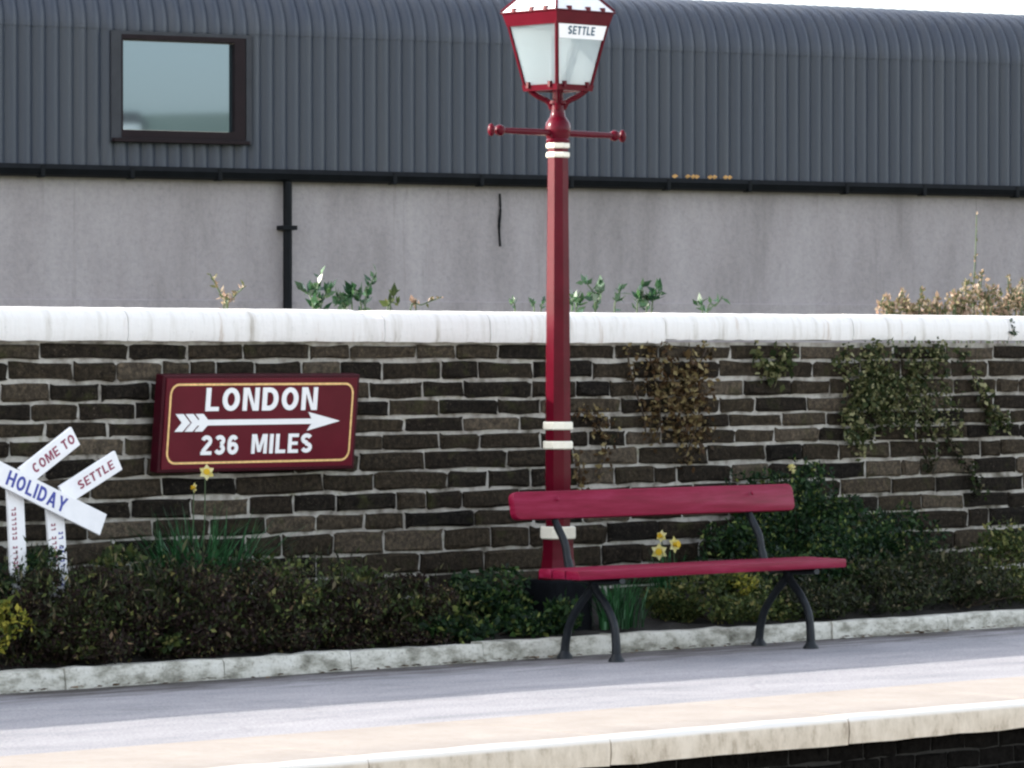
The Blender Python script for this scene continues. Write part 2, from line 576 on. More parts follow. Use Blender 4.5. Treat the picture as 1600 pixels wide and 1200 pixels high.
L = {
    'heather': leaf_mat('heather_leaf', [(0, (0.016, 0.009, 0.009)), (0.5, (0.032, 0.018, 0.016)), (0.74, (0.028, 0.028, 0.013)), (0.92, (0.045, 0.065, 0.022)), (1, (0.20, 0.13, 0.08))]),
    'evergreen': leaf_mat('evergreen_leaf', [(0, (0.006, 0.016, 0.008)), (0.6, (0.014, 0.040, 0.014)), (0.9, (0.045, 0.090, 0.022)), (1, (0.22, 0.25, 0.07))], 0.5, 0.25, 0.2),
    'olive': leaf_mat('olive_leaf', [(0, (0.020, 0.032, 0.011)), (0.5, (0.045, 0.068, 0.020)), (0.85, (0.105, 0.125, 0.036)), (1, (0.25, 0.22, 0.08))]),
    'yellow': leaf_mat('yellow_leaf', [(0, (0.06, 0.09, 0.018)), (0.5, (0.19, 0.19, 0.028)), (1, (0.42, 0.36, 0.06))]),
    'strap': leaf_mat('strap_leaf', [(0, (0.010, 0.040, 0.014)), (0.6, (0.022, 0.085, 0.028)), (0.9, (0.05, 0.15, 0.06)), (1, (0.12, 0.24, 0.14))], 0.4),
    'creeper_red': leaf_mat('russet_creeper_leaf', [(0, (0.030, 0.024, 0.012)), (0.35, (0.085, 0.046, 0.022)), (0.7, (0.13, 0.090, 0.040)), (1, (0.32, 0.26, 0.12))]),
    'creeper_green': leaf_mat('gold_green_creeper_leaf', [(0, (0.016, 0.026, 0.010)), (0.4, (0.045, 0.062, 0.022)), (0.75, (0.11, 0.115, 0.045)), (1, (0.36, 0.34, 0.18))]),
    'glossy': leaf_mat('glossy_dark_leaf', [(0, (0.012, 0.040, 0.018)), (0.7, (0.025, 0.075, 0.030)), (1, (0.07, 0.13, 0.05))], 0.22, 0.2, 0.6),
    'scrub': leaf_mat('dry_pink_leaf', [(0, (0.07, 0.085, 0.035)), (0.35, (0.17, 0.15, 0.075)), (0.7, (0.32, 0.21, 0.16)), (1, (0.48, 0.40, 0.30))], 0.6),
    'brownweed': leaf_mat('brown_weed_leaf', [(0, (0.011, 0.014, 0.008)), (0.5, (0.022, 0.025, 0.012)), (0.85, (0.036, 0.058, 0.018)), (1, (0.16, 0.13, 0.08))]),
    'petal': leaf_mat('pale_petal', [(0, (0.75, 0.66, 0.22)), (1, (0.85, 0.80, 0.45))], 0.5, 0.3),
    'trumpet': leaf_mat('yellow_trumpet', [(0, (0.72, 0.48, 0.03)), (1, (0.80, 0.55, 0.05))], 0.5, 0.3),
}
M['twig'] = simple('brown_twig', (0.055, 0.038, 0.026), 0.9, 0.4, 40)
M['stem'] = simple('green_stem', (0.04, 0.07, 0.025), 0.7, 0.3, 40)

# ------------------------------------------------------------------ the ground
EDGE, KERB, WALL = 12.90, 16.48, 17.60


def sheet(name, x0, x1, y0, y1, z, mat, nx=1, ny=1, amp=0.0):
    bm = bmesh.new()
    g = [[bm.verts.new((x0 + (x1 - x0) * i / nx, y0 + (y1 - y0) * j / ny, z(i / nx, j / ny) if callable(z) else z + rnd.uniform(-amp, amp))) for j in range(ny + 1)] for i in range(nx + 1)]
    for i in range(nx):
        for j in range(ny):
            bm.faces.new((g[i][j], g[i + 1][j], g[i + 1][j + 1], g[i][j + 1]))
    return obj(name, bm, mat)


struct(sheet('ground', -1500, 1500, -1500, 1500, -1.3, M['grass_ground']))
struct(sheet('ballast', -60, 90, -6, 13.2, -0.95, M['ballast'], 200, 30, 0.03))
# yard behind the wall: a solid bank with a level top
bm = bmesh.new()
box(bm, -60, 90, 18.10, 70, -1.29, 1.25)
struct(obj('yard', bm, M['grass_ground']))
# far fellside opposite, seen mirrored in the shed's window
bm = bmesh.new()
N = 90
rows = []
for i in range(N + 1):
    x = -900 + 1800 * i / N
    h = 39 + 1.5 * math.sin(x * 0.013) + 1.6 * math.sin(x * 0.041 + 1) + rnd.uniform(-0.6, 0.6)
    rows.append([bm.verts.new((x, -520 - t * 200, -1.5 + (h if t > 0 else 0) * (0.85 if t == 1 else 1.0) * (1 if t < 2 else 0))) for t in (0, 0.35, 1, 2)])
for A, B in zip(rows, rows[1:]):
    for k in range(3):
        bm.faces.new((A[k], B[k], B[k + 1], A[k + 1]))
struct(obj('hills', bm, M['hill'], smooth=True))

t = thing('cottage', 'white cottage on the far hillside, mirrored in the lower left corner of the shed window', 'house', (114.0, -588, 33.0))
bm = bmesh.new()
prism(bm, [(-5.5, -3), (5.5, -3), (5.5, 4.2), (-5.5, 4.2)], -3, 3)
obj('wall', bm, M['letter_white'], t)
bm = bmesh.new()
a = [bm.verts.new(p) for p in ((-5.8, -3.4, 4.21), (5.8, -3.4, 4.21), (5.8, 0, 6.0), (-5.8, 0, 6.0), (-5.8, 3.4, 4.21), (5.8, 3.4, 4.21))]
for f in ((0, 1, 2, 3), (3, 2, 5, 4), (0, 3, 4), (1, 5, 2), (0, 4, 5, 1)):
    bm.faces.new([a[i] for i in f])
obj('roof', bm, M['flashing'], t)
for x_ in (-3, 0, 3):
    bm = bmesh.new()
    box(bm, x_ - 0.5, x_ + 0.5, 3.0, 3.06, 1.4, 2.8)
    obj('window', bm, M['dark_frame'], t)

# platform: a tarmac sheet on a solid body, edge slabs along the drop, brick face below
bm = bmesh.new()
xs = [-20 + i * 1.0 for i in range(81)]
ys = [13.90, 14.6, 15.3, 15.9, 16.2, 16.52]
g = [[bm.verts.new((x, y, (rnd.uniform(-0.004, 0.004) if 0 < j < 5 else 0.0))) for j, y in enumerate(ys)] for x in xs]
for i in range(80):
    for j in range(5):
        bm.faces.new((g[i][j], g[i + 1][j], g[i + 1][j + 1], g[i][j + 1]))
platform = struct(obj('platform', bm, M['tarmac'], smooth=True))
bm = bmesh.new()
box(bm, -20, 60, 13.07, 16.52, -1.29, -0.125)
obj('platform_body', bm, simple('shade_dark_mortar', (0.018, 0.017, 0.015), 0.95, 0.5, 15, 0.5, bscale=50), platform)  # near-black joints: shade under the slabs put into the colour
bm = bmesh.new()
box(bm, -20, 60, 13.87, 16.52, -0.124, -0.012)
obj('platform_fill', bm, M['tarmac'], platform)
slab_x = [11.25, 12.595, 14.07, 15.40]
xs = [-2.3 + k * 1.355 for k in range(10)] + slab_x + [16.77 + 1.36 * k for k in range(14)]
slab_meshes = []
for i, (a, c) in enumerate(zip(xs, xs[1:])):
    bm = bmesh.new()
    L_ = c - a - 0.009
    n = 9
    prof = [(0.0, -0.122), (-0.002, -0.07), (0.0, -0.03), (0.008, -0.010), (0.03, 0.0), (0.35, 0.003), (1.0, 0.002), (1.0, -0.12)]
    rr = [[bm.verts.new((0.0045 + L_ * k / n, y + (rnd.uniform(-0.004, 0.004) if q < 4 else 0), z + (rnd.uniform(-0.005, 0.005) if q in (0,) else 0) + (rnd.uniform(-0.0025, 0.0025) if q == 4 else 0))) for q, (y, z) in enumerate(prof)] for k in range(n + 1)]
    for A, B in zip(rr, rr[1:]):
        for q in range(len(prof)):
            q2 = (q + 1) % len(prof)
            bm.faces.new((A[q], B[q], B[q2], A[q2]))
    bm.faces.new(rr[0])
    bm.faces.new(rr[-1][::-1])
    obj('edge_slab', bm, M['slab'], platform, (a, EDGE, 0.0), smooth=True)


# ------------------------------------------------------------------ brick stock: a few rough blocks, shared by all stones
def brick_mesh(k):
    r = random.Random(100 + k)
    U = [0, 0.06, 0.5, 0.94, 1]
    V = [0, 0.16, 0.84, 1]
    vs, fs = [], []
    for i, u in enumerate(U):
        for j, v in enumerate(V):
            edge = i in (0, 4) or j in (0, 3)
            d = -0.45 + r.uniform(-0.15, 0.15) if edge else -1.0 + r.uniform(-0.4, 0.3)
            vs.append((u - 0.5 + r.uniform(-0.018, 0.018), d, v - 0.5 + r.uniform(-0.10, 0.10)))
    id_ = lambda i, j: i * 4 + j
    for i in range(4):
        for j in range(3):
            fs.append((id_(i, j), id_(i + 1, j), id_(i + 1, j + 1), id_(i, j + 1)))
    ring = [id_(i, 0) for i in range(5)] + [id_(4, j) for j in (1, 2, 3)] + [id_(i, 3) for i in (3, 2, 1, 0)] + [id_(0, j) for j in (2, 1)]
    o = len(vs)
    for q in ring:
        vs.append((vs[q][0], 1.2, vs[q][2]))
    n = len(ring)
    for q in range(n):
        fs.append((ring[(q + 1) % n], ring[q], o + q, o + (q + 1) % n))
    me = bpy.data.meshes.new('brick')
    me.from_pydata(vs, [], fs)
    me.materials.append(M['stone'])
    me.update()
    return me


BR = [brick_mesh(k) for k in range(14)]


def lay(parent, x0, x1, z0, z1, Y, joint=0.020, depth=0.017):
    o = bpy.data.objects.new('brick', rnd.choice(BR))
    C.objects.link(o)
    o.parent = parent
    o.location = ((x0 + x1) / 2, Y, (z0 + z1) / 2 + rnd.uniform(-0.003, 0.003))
    o.scale = (x1 - x0 - joint * rnd.uniform(0.75, 1.15), depth * rnd.uniform(0.6, 1.6), z1 - z0 - joint * rnd.uniform(0.9, 1.2))
    o.rotation_euler = (0, rnd.uniform(-0.014, 0.014), 0)
    return o


def joined(name, bricks, parent):
    """lays bricks as one stuff part"""
    vs, fs = [], []
    for x0, x1, z0, z1, Y in bricks:
        me = rnd.choice(BR)
        o = len(vs)
        sx, sy, sz = x1 - x0 - 0.02, 0.016, z1 - z0 - 0.022
        for v in me.vertices:
            vs.append(((x0 + x1) / 2 + v.co.x * sx, Y + v.co.y * sy, (z0 + z1) / 2 + v.co.z * sz))
        for p in me.polygons:
            fs.append([o + i for i in p.vertices])
    me = bpy.data.meshes.new(name)
    me.from_pydata(vs, [], fs)
    o = put(name, me, M['stone'], parent)
    o['kind'] = 'stuff'
    return o


# platform face bricks under the slabs, near-black so that their colour carries the shade there
FACE_SHADE = simple('shade_dark_brick', (0.007, 0.0065, 0.006), 0.95, 0.6, 30, 0.8, bscale=70, spec=0.03)
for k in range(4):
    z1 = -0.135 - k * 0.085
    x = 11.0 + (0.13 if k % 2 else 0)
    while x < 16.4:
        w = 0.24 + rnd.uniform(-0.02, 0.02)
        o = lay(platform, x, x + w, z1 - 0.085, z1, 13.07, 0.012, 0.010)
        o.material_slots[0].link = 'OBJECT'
        o.material_slots[0].material = FACE_SHADE
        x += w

# ------------------------------------------------------------------ stone wall
wall = thing('stone_wall', 'long dark rough stone wall with pale mortar under a white rounded coping, behind the flower bed', 'wall', (0, 0, 0))
bm = bmesh.new()
nx, zz = 150, [0.0, 0.3, 0.6, 0.9, 1.2, 1.45, 1.675]
front = [[bm.verts.new((4 + 26 * i / nx, WALL + rnd.uniform(-0.002, 0.002), z)) for z in zz] for i in range(nx + 1)]
back = [[bm.verts.new((4 + 26 * i / nx, WALL + 0.42, z)) for z in (0.0, 1.675)] for i in range(nx + 1)]
for i in range(nx):
    for j in range(len(zz) - 1):
        bm.faces.new((front[i][j], front[i + 1][j], front[i + 1][j + 1], front[i][j + 1]))
    bm.faces.new((back[i][0], back[i][1], back[i + 1][1], back[i + 1][0]))
obj('mortar_core', bm, M['mortar'], wall)
COURSES = [1.662, 1.570, 1.461, 1.357, 1.261, 1.172, 1.076, 0.966, 0.854, 0.748, 0.645, 0.520, 0.394, 0.275, 0.150, 0.02]
JOINTS = [
    [13.13, 13.7, 14.46, 14.92, 15.21, 15.69, 15.98, 16.3, 17.21, 17.57, 18.16, 18.76, 19.59, 20.52],
    [13.34, 13.62, 13.92, 14.1, 14.28, 14.54, 14.87, 15.14, 15.44, 15.87, 16.15, 17.03, 17.35, 17.6, 18.07, 18.87, 19.66, 20.12, 20.47],
    [12.88, 13.19, 13.51, 13.84, 15.35, 15.74, 16.04, 16.56, 16.9, 17.17, 17.47, 18.27, 18.68, 19.02, 20.55, 20.77],
    [13.07, 13.74, 15.49, 15.86, 16.3, 16.63, 17.26, 18.07, 18.37, 18.82, 20.12],
    [13.16, 13.56, 15.6, 16.04, 16.47, 17.17, 17.59, 18.15, 18.6, 18.99, 20.68],
    [12.94, 13.67, 15.44, 15.86, 16.16, 17.0, 17.3, 17.59, 17.82, 18.2, 18.54, 20.27, 20.78],
    [13.16, 13.81, 15.27, 15.75, 16.37, 17.4, 17.97, 18.46, 19.1, 19.99, 20.4, 20.59],
    [13.92, 14.41, 15.02, 15.38, 15.92, 16.22, 16.55, 17.21, 17.53, 17.72, 18.17, 18.9, 19.34, 19.66, 19.83, 20.34, 20.74],
    [13.71, 14.11, 14.5, 14.81, 15.11, 15.54, 15.76, 16.03, 19.57, 19.98, 20.35, 20.81],
    [13.43, 14.62, 14.97, 15.31, 15.6, 16.12, 16.96, 17.34, 17.76, 19.45, 19.85, 20.24, 20.66],
    [13.61, 14.48, 14.73, 15.09, 15.45, 15.89, 16.54, 17.15, 17.57, 20.28, 20.48],
    [14.12, 14.6, 15.3, 15.71, 16.19], [], [], []]
single, rest = [], []
for ci in range(15):
    z1, z0 = COURSES[ci], COURSES[ci + 1]
    J = [x for x in JOINTS[ci]]
    if not J:
        J = [14.0 + rnd.uniform(0, 0.3)]
    x = J[0]
    while x > 8:
        x -= rnd.uniform(0.3, 0.55)
        J.insert(0, x)
    x = J[-1]
    while x < 27:
        x += rnd.uniform(0.3, 0.55)
        J.append(x)
    full = [J[0]]
    for a, c in zip(J, J[1:]):
        n = max(1, round((c - a) / 0.42)) if c - a > 0.64 else 1
        for k in range(1, n + 1):
            full.append(a + (c - a) * k / n + (rnd.uniform(-0.05, 0.05) if k < n else 0))
    for a, c in zip(full, full[1:]):
        t = (a, c, z0, z1)
        if c > 12.86 and a < 20.85 and ci < 13:
            single.append(t)
        else:
            rest.append(t)
# the stones hidden lowest in the planting go with the rest when there are more than 300
single.sort(key=lambda t: (-(t[1] - t[0]) * (t[3] - t[2])) if t[2] > 0.5 else 0)
vis = [t for t in single if t[2] > 0.38]
keep, over = single[:298], single[298:]
for a, c, z0, z1 in keep:
    lay(wall, a, c, z0, z1, WALL)
joined('far_bricks', [(a, c, z0, z1, WALL) for a, c, z0, z1 in rest + over], wall)

# coping: rounded stones with chipped edges
cx = [5.0, 6.4, 7.9, 9.2, 10.5, 11.8, 13.66, 15.42, 16.05 + 0.15, 17.58, 19.18, 20.62, 22.1, 23.6, 25.0, 26.5, 28.0]
for a, c in zip(cx, cx[1:]):
    bm = bmesh.new()
    n = max(8, int((c - a) / 0.06))
    zlo = 1.672 if c <= 17.6 else 1.690
    dz = rnd.uniform(-0.003, 0.003)
    Y0 = WALL - 0.05
    prof = [(WALL + 0.02, zlo), (Y0 + 0.005, zlo), (Y0 - 0.004, zlo + 0.03)]
    for q in range(1, 8):
        ang = q / 7 * math.pi / 2
        prof.append((Y0 - 0.002 + 0.085 * (1 - math.cos(ang)), 1.765 + 0.080 * math.sin(ang)))
    prof += [(WALL + 0.33, 1.845), (WALL + 0.45, 1.79), (WALL + 0.45, zlo), (WALL + 0.40, zlo)]
    rr = []
    for k in range(n + 1):
        x = a + 0.003 + (c - a - 0.006) * k / n
        notch = 0.0
        for nxp, wd, dp in ((15.36, 0.10, 0.018), (18.95, 0.10, 0.012), (14.42, 0.06, 0.007)):
            notch = max(notch, dp * max(0, 1 - ((x - nxp) / wd) ** 2))
        row = []
        for q, (y, z) in enumerate(prof):
            j = 0.0009 if q > 2 else 0.003
            zz_ = z + rnd.uniform(-j, j) + dz
            if z > 1.80:
                zz_ -= notch
            row.append(bm.verts.new((x, y + rnd.uniform(-j, j), zz_)))
        rr.append(row)
    for A, B in zip(rr, rr[1:]):
        for q in range(len(prof)):
            q2 = (q + 1) % len(prof)
            bm.faces.new((A[q], B[q], B[q2], A[q2]))
    bm.faces.new(rr[0])
    bm.faces.new(rr[-1][::-1])
    obj('coping_stone', bm, M['coping'], wall, smooth=True)

# ------------------------------------------------------------------ kerb and bed
kerb = struct(bpy.data.objects.new('kerb', None))
C.objects.link(kerb)
x = 8.0
while x < 27:
    Ln = rnd.uniform(0.82, 1.0)
    bm = bmesh.new()
    n = 8
    h = 0.098 + rnd.uniform(-0.005, 0.005)
    off = rnd.uniform(-0.008, 0.008)
    prof = [(0, -0.1), (0.0, 0.02), (0.004, h - 0.02), (0.014, h), (0.10, h), (0.115, h - 0.02), (0.115, -0.1)]
    rr = [[bm.verts.new((x + 0.003 + (Ln - 0.006) * k / n, KERB + off + y + rnd.uniform(-0.004, 0.004), z + rnd.uniform(-0.005, 0.005))) for y, z in prof] for k in range(n + 1)]
    for A, B in zip(rr, rr[1:]):
        for q in range(len(prof)):
            q2 = (q + 1) % len(prof)
            bm.faces.new((A[q], B[q], B[q2], A[q2]))
    bm.faces.new(rr[0])
    bm.faces.new(rr[-1][::-1])
    obj('kerb_stone', bm, M['kerb'], kerb, smooth=True)
    x += Ln
struct(sheet('soil', 6, 28, 16.585, 17.595, lambda u, v: 0.075 + 0.15 * v + rnd.uniform(-0.015, 0.015), M['soil'], 160, 10))

# ------------------------------------------------------------------ shed
SP = Vector((27.2805, 29.2548, 0.0))
su = Vector((0.9678, -0.2521, 0.0))
sn = Vector((-0.2521, -0.9678, 0.0))                     # towards the camera
srot = math.atan2(su.y, su.x)
shed = thing('shed', 'large grey shed with ribbed curved roof sheeting above a rendered wall', 'shed', (SP.x, SP.y, 0.0), (0, 0, srot))
# local frame: x along the facade, -y towards the camera
bm = bmesh.new()
box(bm, -14, 5.212, 0.0, 11, 0.9, 3.26)
box(bm, 5.218, 16, 0.004, 11, 0.9, 3.26)
obj('rendered_wall', bm, M['render'], shed)
bm = bmesh.new()
box(bm, -14, 16, -0.035, -0.001, 0.9, 2.095)
obj('wall_plinth', bm, M['render'], shed, bevel=0.006)


def corrugated(prof, s0, s1, off=0.0, pitch=0.13, amp=0.034, win=None):
    """prof: list of (y, z, ny, nz) with outward normal; trapezoid ribs along x"""
    t = [0.0, 0.125, 0.25, 0.375, 0.5, 0.625, 0.75, 0.875]
    hgt = [0.7 * abs(math.sin(math.pi * a)) + 0.3 * math.sin(math.pi * a) ** 2 for a in t]
    xs_, hs = [], []
    k = int(math.floor(s0 / pitch))
    while k * pitch < s1:
        for a, h in zip(t, hgt):
            x_ = (k + a) * pitch
            if s0 <= x_ <= s1:
                xs_.append(x_)
                hs.append(h * amp)
        k += 1
    vs, fs = [], []
    n = len(prof)
    for x_, h in zip(xs_, hs):
        for y, z, ny, nz in prof:
            vs.append((x_, y + ny * (h + off), z + nz * (h + off)))
    for i in range(len(xs_) - 1):
        for j in range(n - 1):
            if win and win[0] < (xs_[i] + xs_[i + 1]) / 2 < win[1] and win[2] < (prof[j][1] + prof[j + 1][1]) / 2 < win[3]:
                continue
            fs.append((i * n + j, (i + 1) * n + j, (i + 1) * n + j + 1, i * n + j + 1))
    me = bpy.data.meshes.new('cladding')
    me.from_pydata(vs, [], fs)
    return me


ZK, RR = 4.485, 0.50
CL0 = -0.06                                              # cladding plane
vert = [(CL0, z, -1, 0) for z in (3.275, 3.48, 3.52, 4.43, 4.46, ZK + 0.03)]
put('wall_cladding', corrugated(vert, -14, 16, win=(-4.0, -2.85, 3.515, 4.435)), M['cladding'], shed)
arc = []
for q in range(17):
    a = R(84) * q / 16
    arc.append((CL0 + RR * (1 - math.cos(a)), ZK + RR * math.sin(a), -math.cos(a), math.sin(a)))
yl, zl = arc[-1][0], arc[-1][1]
for dd in (1.5, 5.0):
    arc.append((yl + dd, zl + dd * 0.055, -0.055, 1.0))
arc.append((yl + 10.0, zl + 0.02, 0.055, 1.0))
put('roof_sheeting', corrugated(arc, -14, 16, off=0.007), M['cladding'], shed)
# gutter: a dark half-round channel on brackets
bm = bmesh.new()
prof = [(-0.045, 3.265), (-0.155, 3.275), (-0.165, 3.235), (-0.145, 3.185), (-0.10, 3.165), (-0.06, 3.175), (-0.045, 3.20)]
A = [bm.verts.new((-14, y, z)) for y, z in prof]
B = [bm.verts.new((16, y, z)) for y, z in prof]
for q in range(len(prof)):
    bm.faces.new((A[q], B[q], B[(q + 1) % len(prof)], A[(q + 1) % len(prof)]))
bm.faces.new(A)
bm.faces.new(B[::-1])
gut = obj('gutter', bm, M['black_plastic'], shed)
for s in [-5.6, -4.75, -3.9, -3.05, -1.3, -0.4, 0.55, 1.6, 2.5, 3.6, 4.5, 5.6]:
    bm = bmesh.new()
    box(bm, s - 0.02, s + 0.02, -0.168, -0.05, 3.158, 3.268)
    obj('bracket', bm, M['black_plastic'], gut, bevel=0.008)
bm = bmesh.new()
lathe(bm, [(0.041, 0.9), (0.041, 3.17)], 12, 0, (-2.35, -0.085))
pipe = obj('downpipe', bm, M['black_plastic'], shed, smooth=True)
for z in (2.75, 1.6):
    bm = bmesh.new()
    box(bm, -2.42, -2.28, -0.15, 0.0, z - 0.02, z + 0.02)
    obj('clip', bm, M['black_plastic'], pipe, bevel=0.004)
# the cut end of an old cable down the render
bm = bmesh.new()
tube(bm, smooth_path([(-0.135, -0.012, 3.10), (-0.13, -0.014, 2.95), (-0.142, -0.012, 2.80), (-0.13, -0.012, 2.61)], 4), [0.010] * 3 + [0.012] * 3 + [0.015] * 3 + [0.010] * 4, 6)
obj('hanging_cable', bm, M['black_plastic'], shed)
# window: flashing upstand, dark frame, pane
win = bpy.data.objects.new('window', None)
C.objects.link(win)
win.parent = shed


def ring(bm, x0, x1, z0, z1, tl, tr, tt, tb, y0, y1):
    box(bm, x0, x0 + tl, y0, y1, z0, z1)
    box(bm, x1 - tr, x1, y0, y1, z0, z1)
    box(bm, x0 + tl, x1 - tr, y0, y1, z1 - tt, z1)
    box(bm, x0 + tl, x1 - tr, y0, y1, z0, z0 + tb)


bm = bmesh.new()
ring(bm, -4.085, -2.72, 3.49, 4.47, 0.098, 0.055, 0.03, 0.035, -0.12, 0.05)
obj('flashing', bm, M['flashing'], win)
bm = bmesh.new()
ring(bm, -3.987, -2.785, 3.525, 4.44, 0.012, 0.105, 0.040, 0.07, -0.125, 0.03)
obj('frame', bm, M['dark_frame'], win)
bm = bmesh.new()
box(bm, -3.976, -2.888, -0.062, -0.048, 3.60, 4.385)
obj('pane', bm, M['glass'], win)
bm = bmesh.new()
box(bm, -4.08, -2.76, -0.17, -0.106, 3.485, 3.52)
obj('sill', bm, M['dark_frame'], win, bevel=0.005)
# yellowed leaves caught on the gutter
lv, lf = [], []
for s in (1.66, 1.80, 1.86, 1.90, 2.05, 2.10, 2.22, 2.27):
    o = len(lv)
    for a, c in ((-0.03, 0), (0.0, 0.022), (0.035, 0.004), (0.0, -0.02)):
        lv.append((s + a, -0.165 + rnd.uniform(-0.01, 0.01), 3.292 + c))
    lf.append((o, o + 1, o + 2, o + 3))
me = bpy.data.meshes.new('caught_leaves')
me.from_pydata(lv, [], lf)
o = put('caught_leaves', me, simple('ochre_dead_leaf', (0.50, 0.28, 0.10), 0.8), gut)
o['kind'] = 'stuff'

# a little leaf litter blown against the kerb foot
lv, lf, lt = [], [], []
for k in range(420):
    x_ = rnd.uniform(10.5, 21.5)
    y_ = KERB - 0.012 - abs(rnd.gauss(0, 0.075))
    a_, r_ = rnd.uniform(0, 6.28), rnd.uniform(0.010, 0.024)
    u_, v_ = Vector((math.cos(a_), math.sin(a_), rnd.uniform(-0.2, 0.2))) * r_, Vector((-math.sin(a_), math.cos(a_), rnd.uniform(-0.4, 0.4))) * r_ * 0.55
    p_ = Vector((x_, y_, 0.014))
    o_ = len(lv)
    lv += [p_ - u_, p_ + v_, p_ + u_, p_ - v_]
    lf.append((o_, o_ + 1, o_ + 2, o_ + 3))
    lt.append(rnd.random())
me = bpy.data.meshes.new('fallen_leaves')
me.from_pydata(lv, [], lf)
me.attributes.new('tint', 'FLOAT', 'FACE').data.foreach_set('value', np.array(lt, dtype=np.float32))
o = put('fallen_leaves', me, leaf_mat('fallen_leaf', [(0, (0.03, 0.02, 0.012)), (0.7, (0.09, 0.055, 0.03)), (1, (0.2, 0.13, 0.07))], 0.8))
o['kind'] = 'stuff'
o['label'] = 'scattered brown leaf litter along the foot of the white kerb'

# ------------------------------------------------------------------ lamp post
LX, LY = 16.10, 16.90
lamp = thing('lamp_post', 'tall maroon lamp post with cream bands and a glazed lantern, behind the bench', 'lamp post', (LX, LY, 0))
A0 = R(-133 - 19)
bm = bmesh.new()
lathe(bm, [(0.070, 0.60), (0.074, 0.95), (0.071, 1.40), (0.067, 1.9), (0.061, 2.4), (0.0585, 2.72)], 8, A0)
obj('post', bm, M['maroon'], lamp)
bm = bmesh.new()
lathe(bm, [(0.118, 0.385), (0.116, 0.405), (0.104, 0.435), (0.093, 0.49), (0.089, 0.56), (0.088, 0.61)], 8, A0)
obj('flared_base', bm, M['maroon'], lamp)
bm = bmesh.new()
box(bm, -0.135, 0.135, -0.135, 0.135, 0.0, 0.383)
obj('plinth', bm, simple('black_plinth', (0.007, 0.008, 0.010), 0.8, 0.3, 20, spec=0.05), lamp, bevel=0.012)  # near-black all over, darker than the maroon post
for r, z, h in ((0.102, 0.603, 0.068), (0.086, 1.090, 0.044), (0.086, 1.195, 0.044), (0.068, 2.672, 0.030), (0.068, 2.722, 0.030)):
    bm = bmesh.new()
    lathe(bm, [(r - 0.006, z), (r, z + 0.006), (r, z + h - 0.006), (r - 0.006, z + h)], 8, A0)
    obj('band', bm, M['cream'], lamp)
# collar with a dome, ladder bar with its knobs
bm = bmesh.new()
lathe(bm, [(0.062, 2.752), (0.066, 2.765), (0.060, 2.775), (0.066, 2.790), (0.071, 2.81), (0.071, 2.835), (0.065, 2.862), (0.052, 2.882), (0.044, 2.892), (0.038, 2.92), (0.036, 2.955), (0.050, 2.965), (0.050, 2.98), (0.030, 2.99), (0.030, 3.045)], 20)
obj('collar', bm, M['maroon'], lamp, smooth=True)
bm = bmesh.new()
tube(bm, [(-0.45, 0, 2.806), (-0.25, 0, 2.806), (0.25, 0, 2.806), (0.45, 0, 2.806)], [0.016, 0.019, 0.019, 0.016], 10)
bar = obj('ladder_bar', bm, M['maroon'], lamp, smooth=True)
for s in (-1, 1):
    bm = bmesh.new()
    bmesh.ops.create_uvsphere(bm, u_segments=14, v_segments=8, radius=0.031, matrix=Matrix.Translation((s * 0.43, 0, 2.806)))
    obj('knob', bm, M['maroon'], bar, smooth=True)
    bm = bmesh.new()
    bmesh.ops.create_uvsphere(bm, u_segments=14, v_segments=8, radius=0.022, matrix=Matrix.Translation((s * 0.492, 0, 2.806)) @ Matrix.Diagonal((0.9, 1, 1.6, 1)))
    obj('end_finial', bm, M['maroon'], bar, smooth=True)
# lantern
SB, ST, ZB, ZT = 0.125, 0.190, 3.052, 3.395               # half sides and heights of the glazing
for sx, sy in ((-1, -1), (1, -1), (1, 1), (-1, 1)):
    bm = bmesh.new()
    tube(bm, smooth_path([(sx * 0.022, sy * 0.022, 2.935), (sx * 0.035, sy * 0.035, 2.975), (sx * 0.075, sy * 0.075, 3.005), (sx * 0.10, sy * 0.10, 3.03), (sx * 0.118, sy * 0.118, 3.052)], 4), 0.016, 8)
    obj('bracket_arm', bm, M['maroon'], lamp, smooth=True)
lan = bpy.data.objects.new('lantern', None)
C.objects.link(lan)
lan.parent = lamp
for sx, sy in ((-1, -1), (1, -1), (1, 1), (-1, 1)):
    bm = bmesh.new()
    tube(bm, [(sx * SB, sy * SB, ZB), (sx * ST, sy * ST, ZT)], 0.011, 6)
    obj('corner_bar', bm, M['maroon'], lan)


def square_ring(bm, h0, z0, h1, z1, th):
    a = [[bm.verts.new((sx * h, sy * h, z)) for sx, sy in ((-1, -1), (1, -1), (1, 1), (-1, 1))] for h, z in ((h0, z0), (h1, z1), (h1 - th, z1), (h0 - th, z0))]
    for q in range(4):
        for k in range(4):
            bm.faces.new((a[q][k], a[q][(k + 1) % 4], a[(q + 1) % 4][(k + 1) % 4], a[(q + 1) % 4][k]))


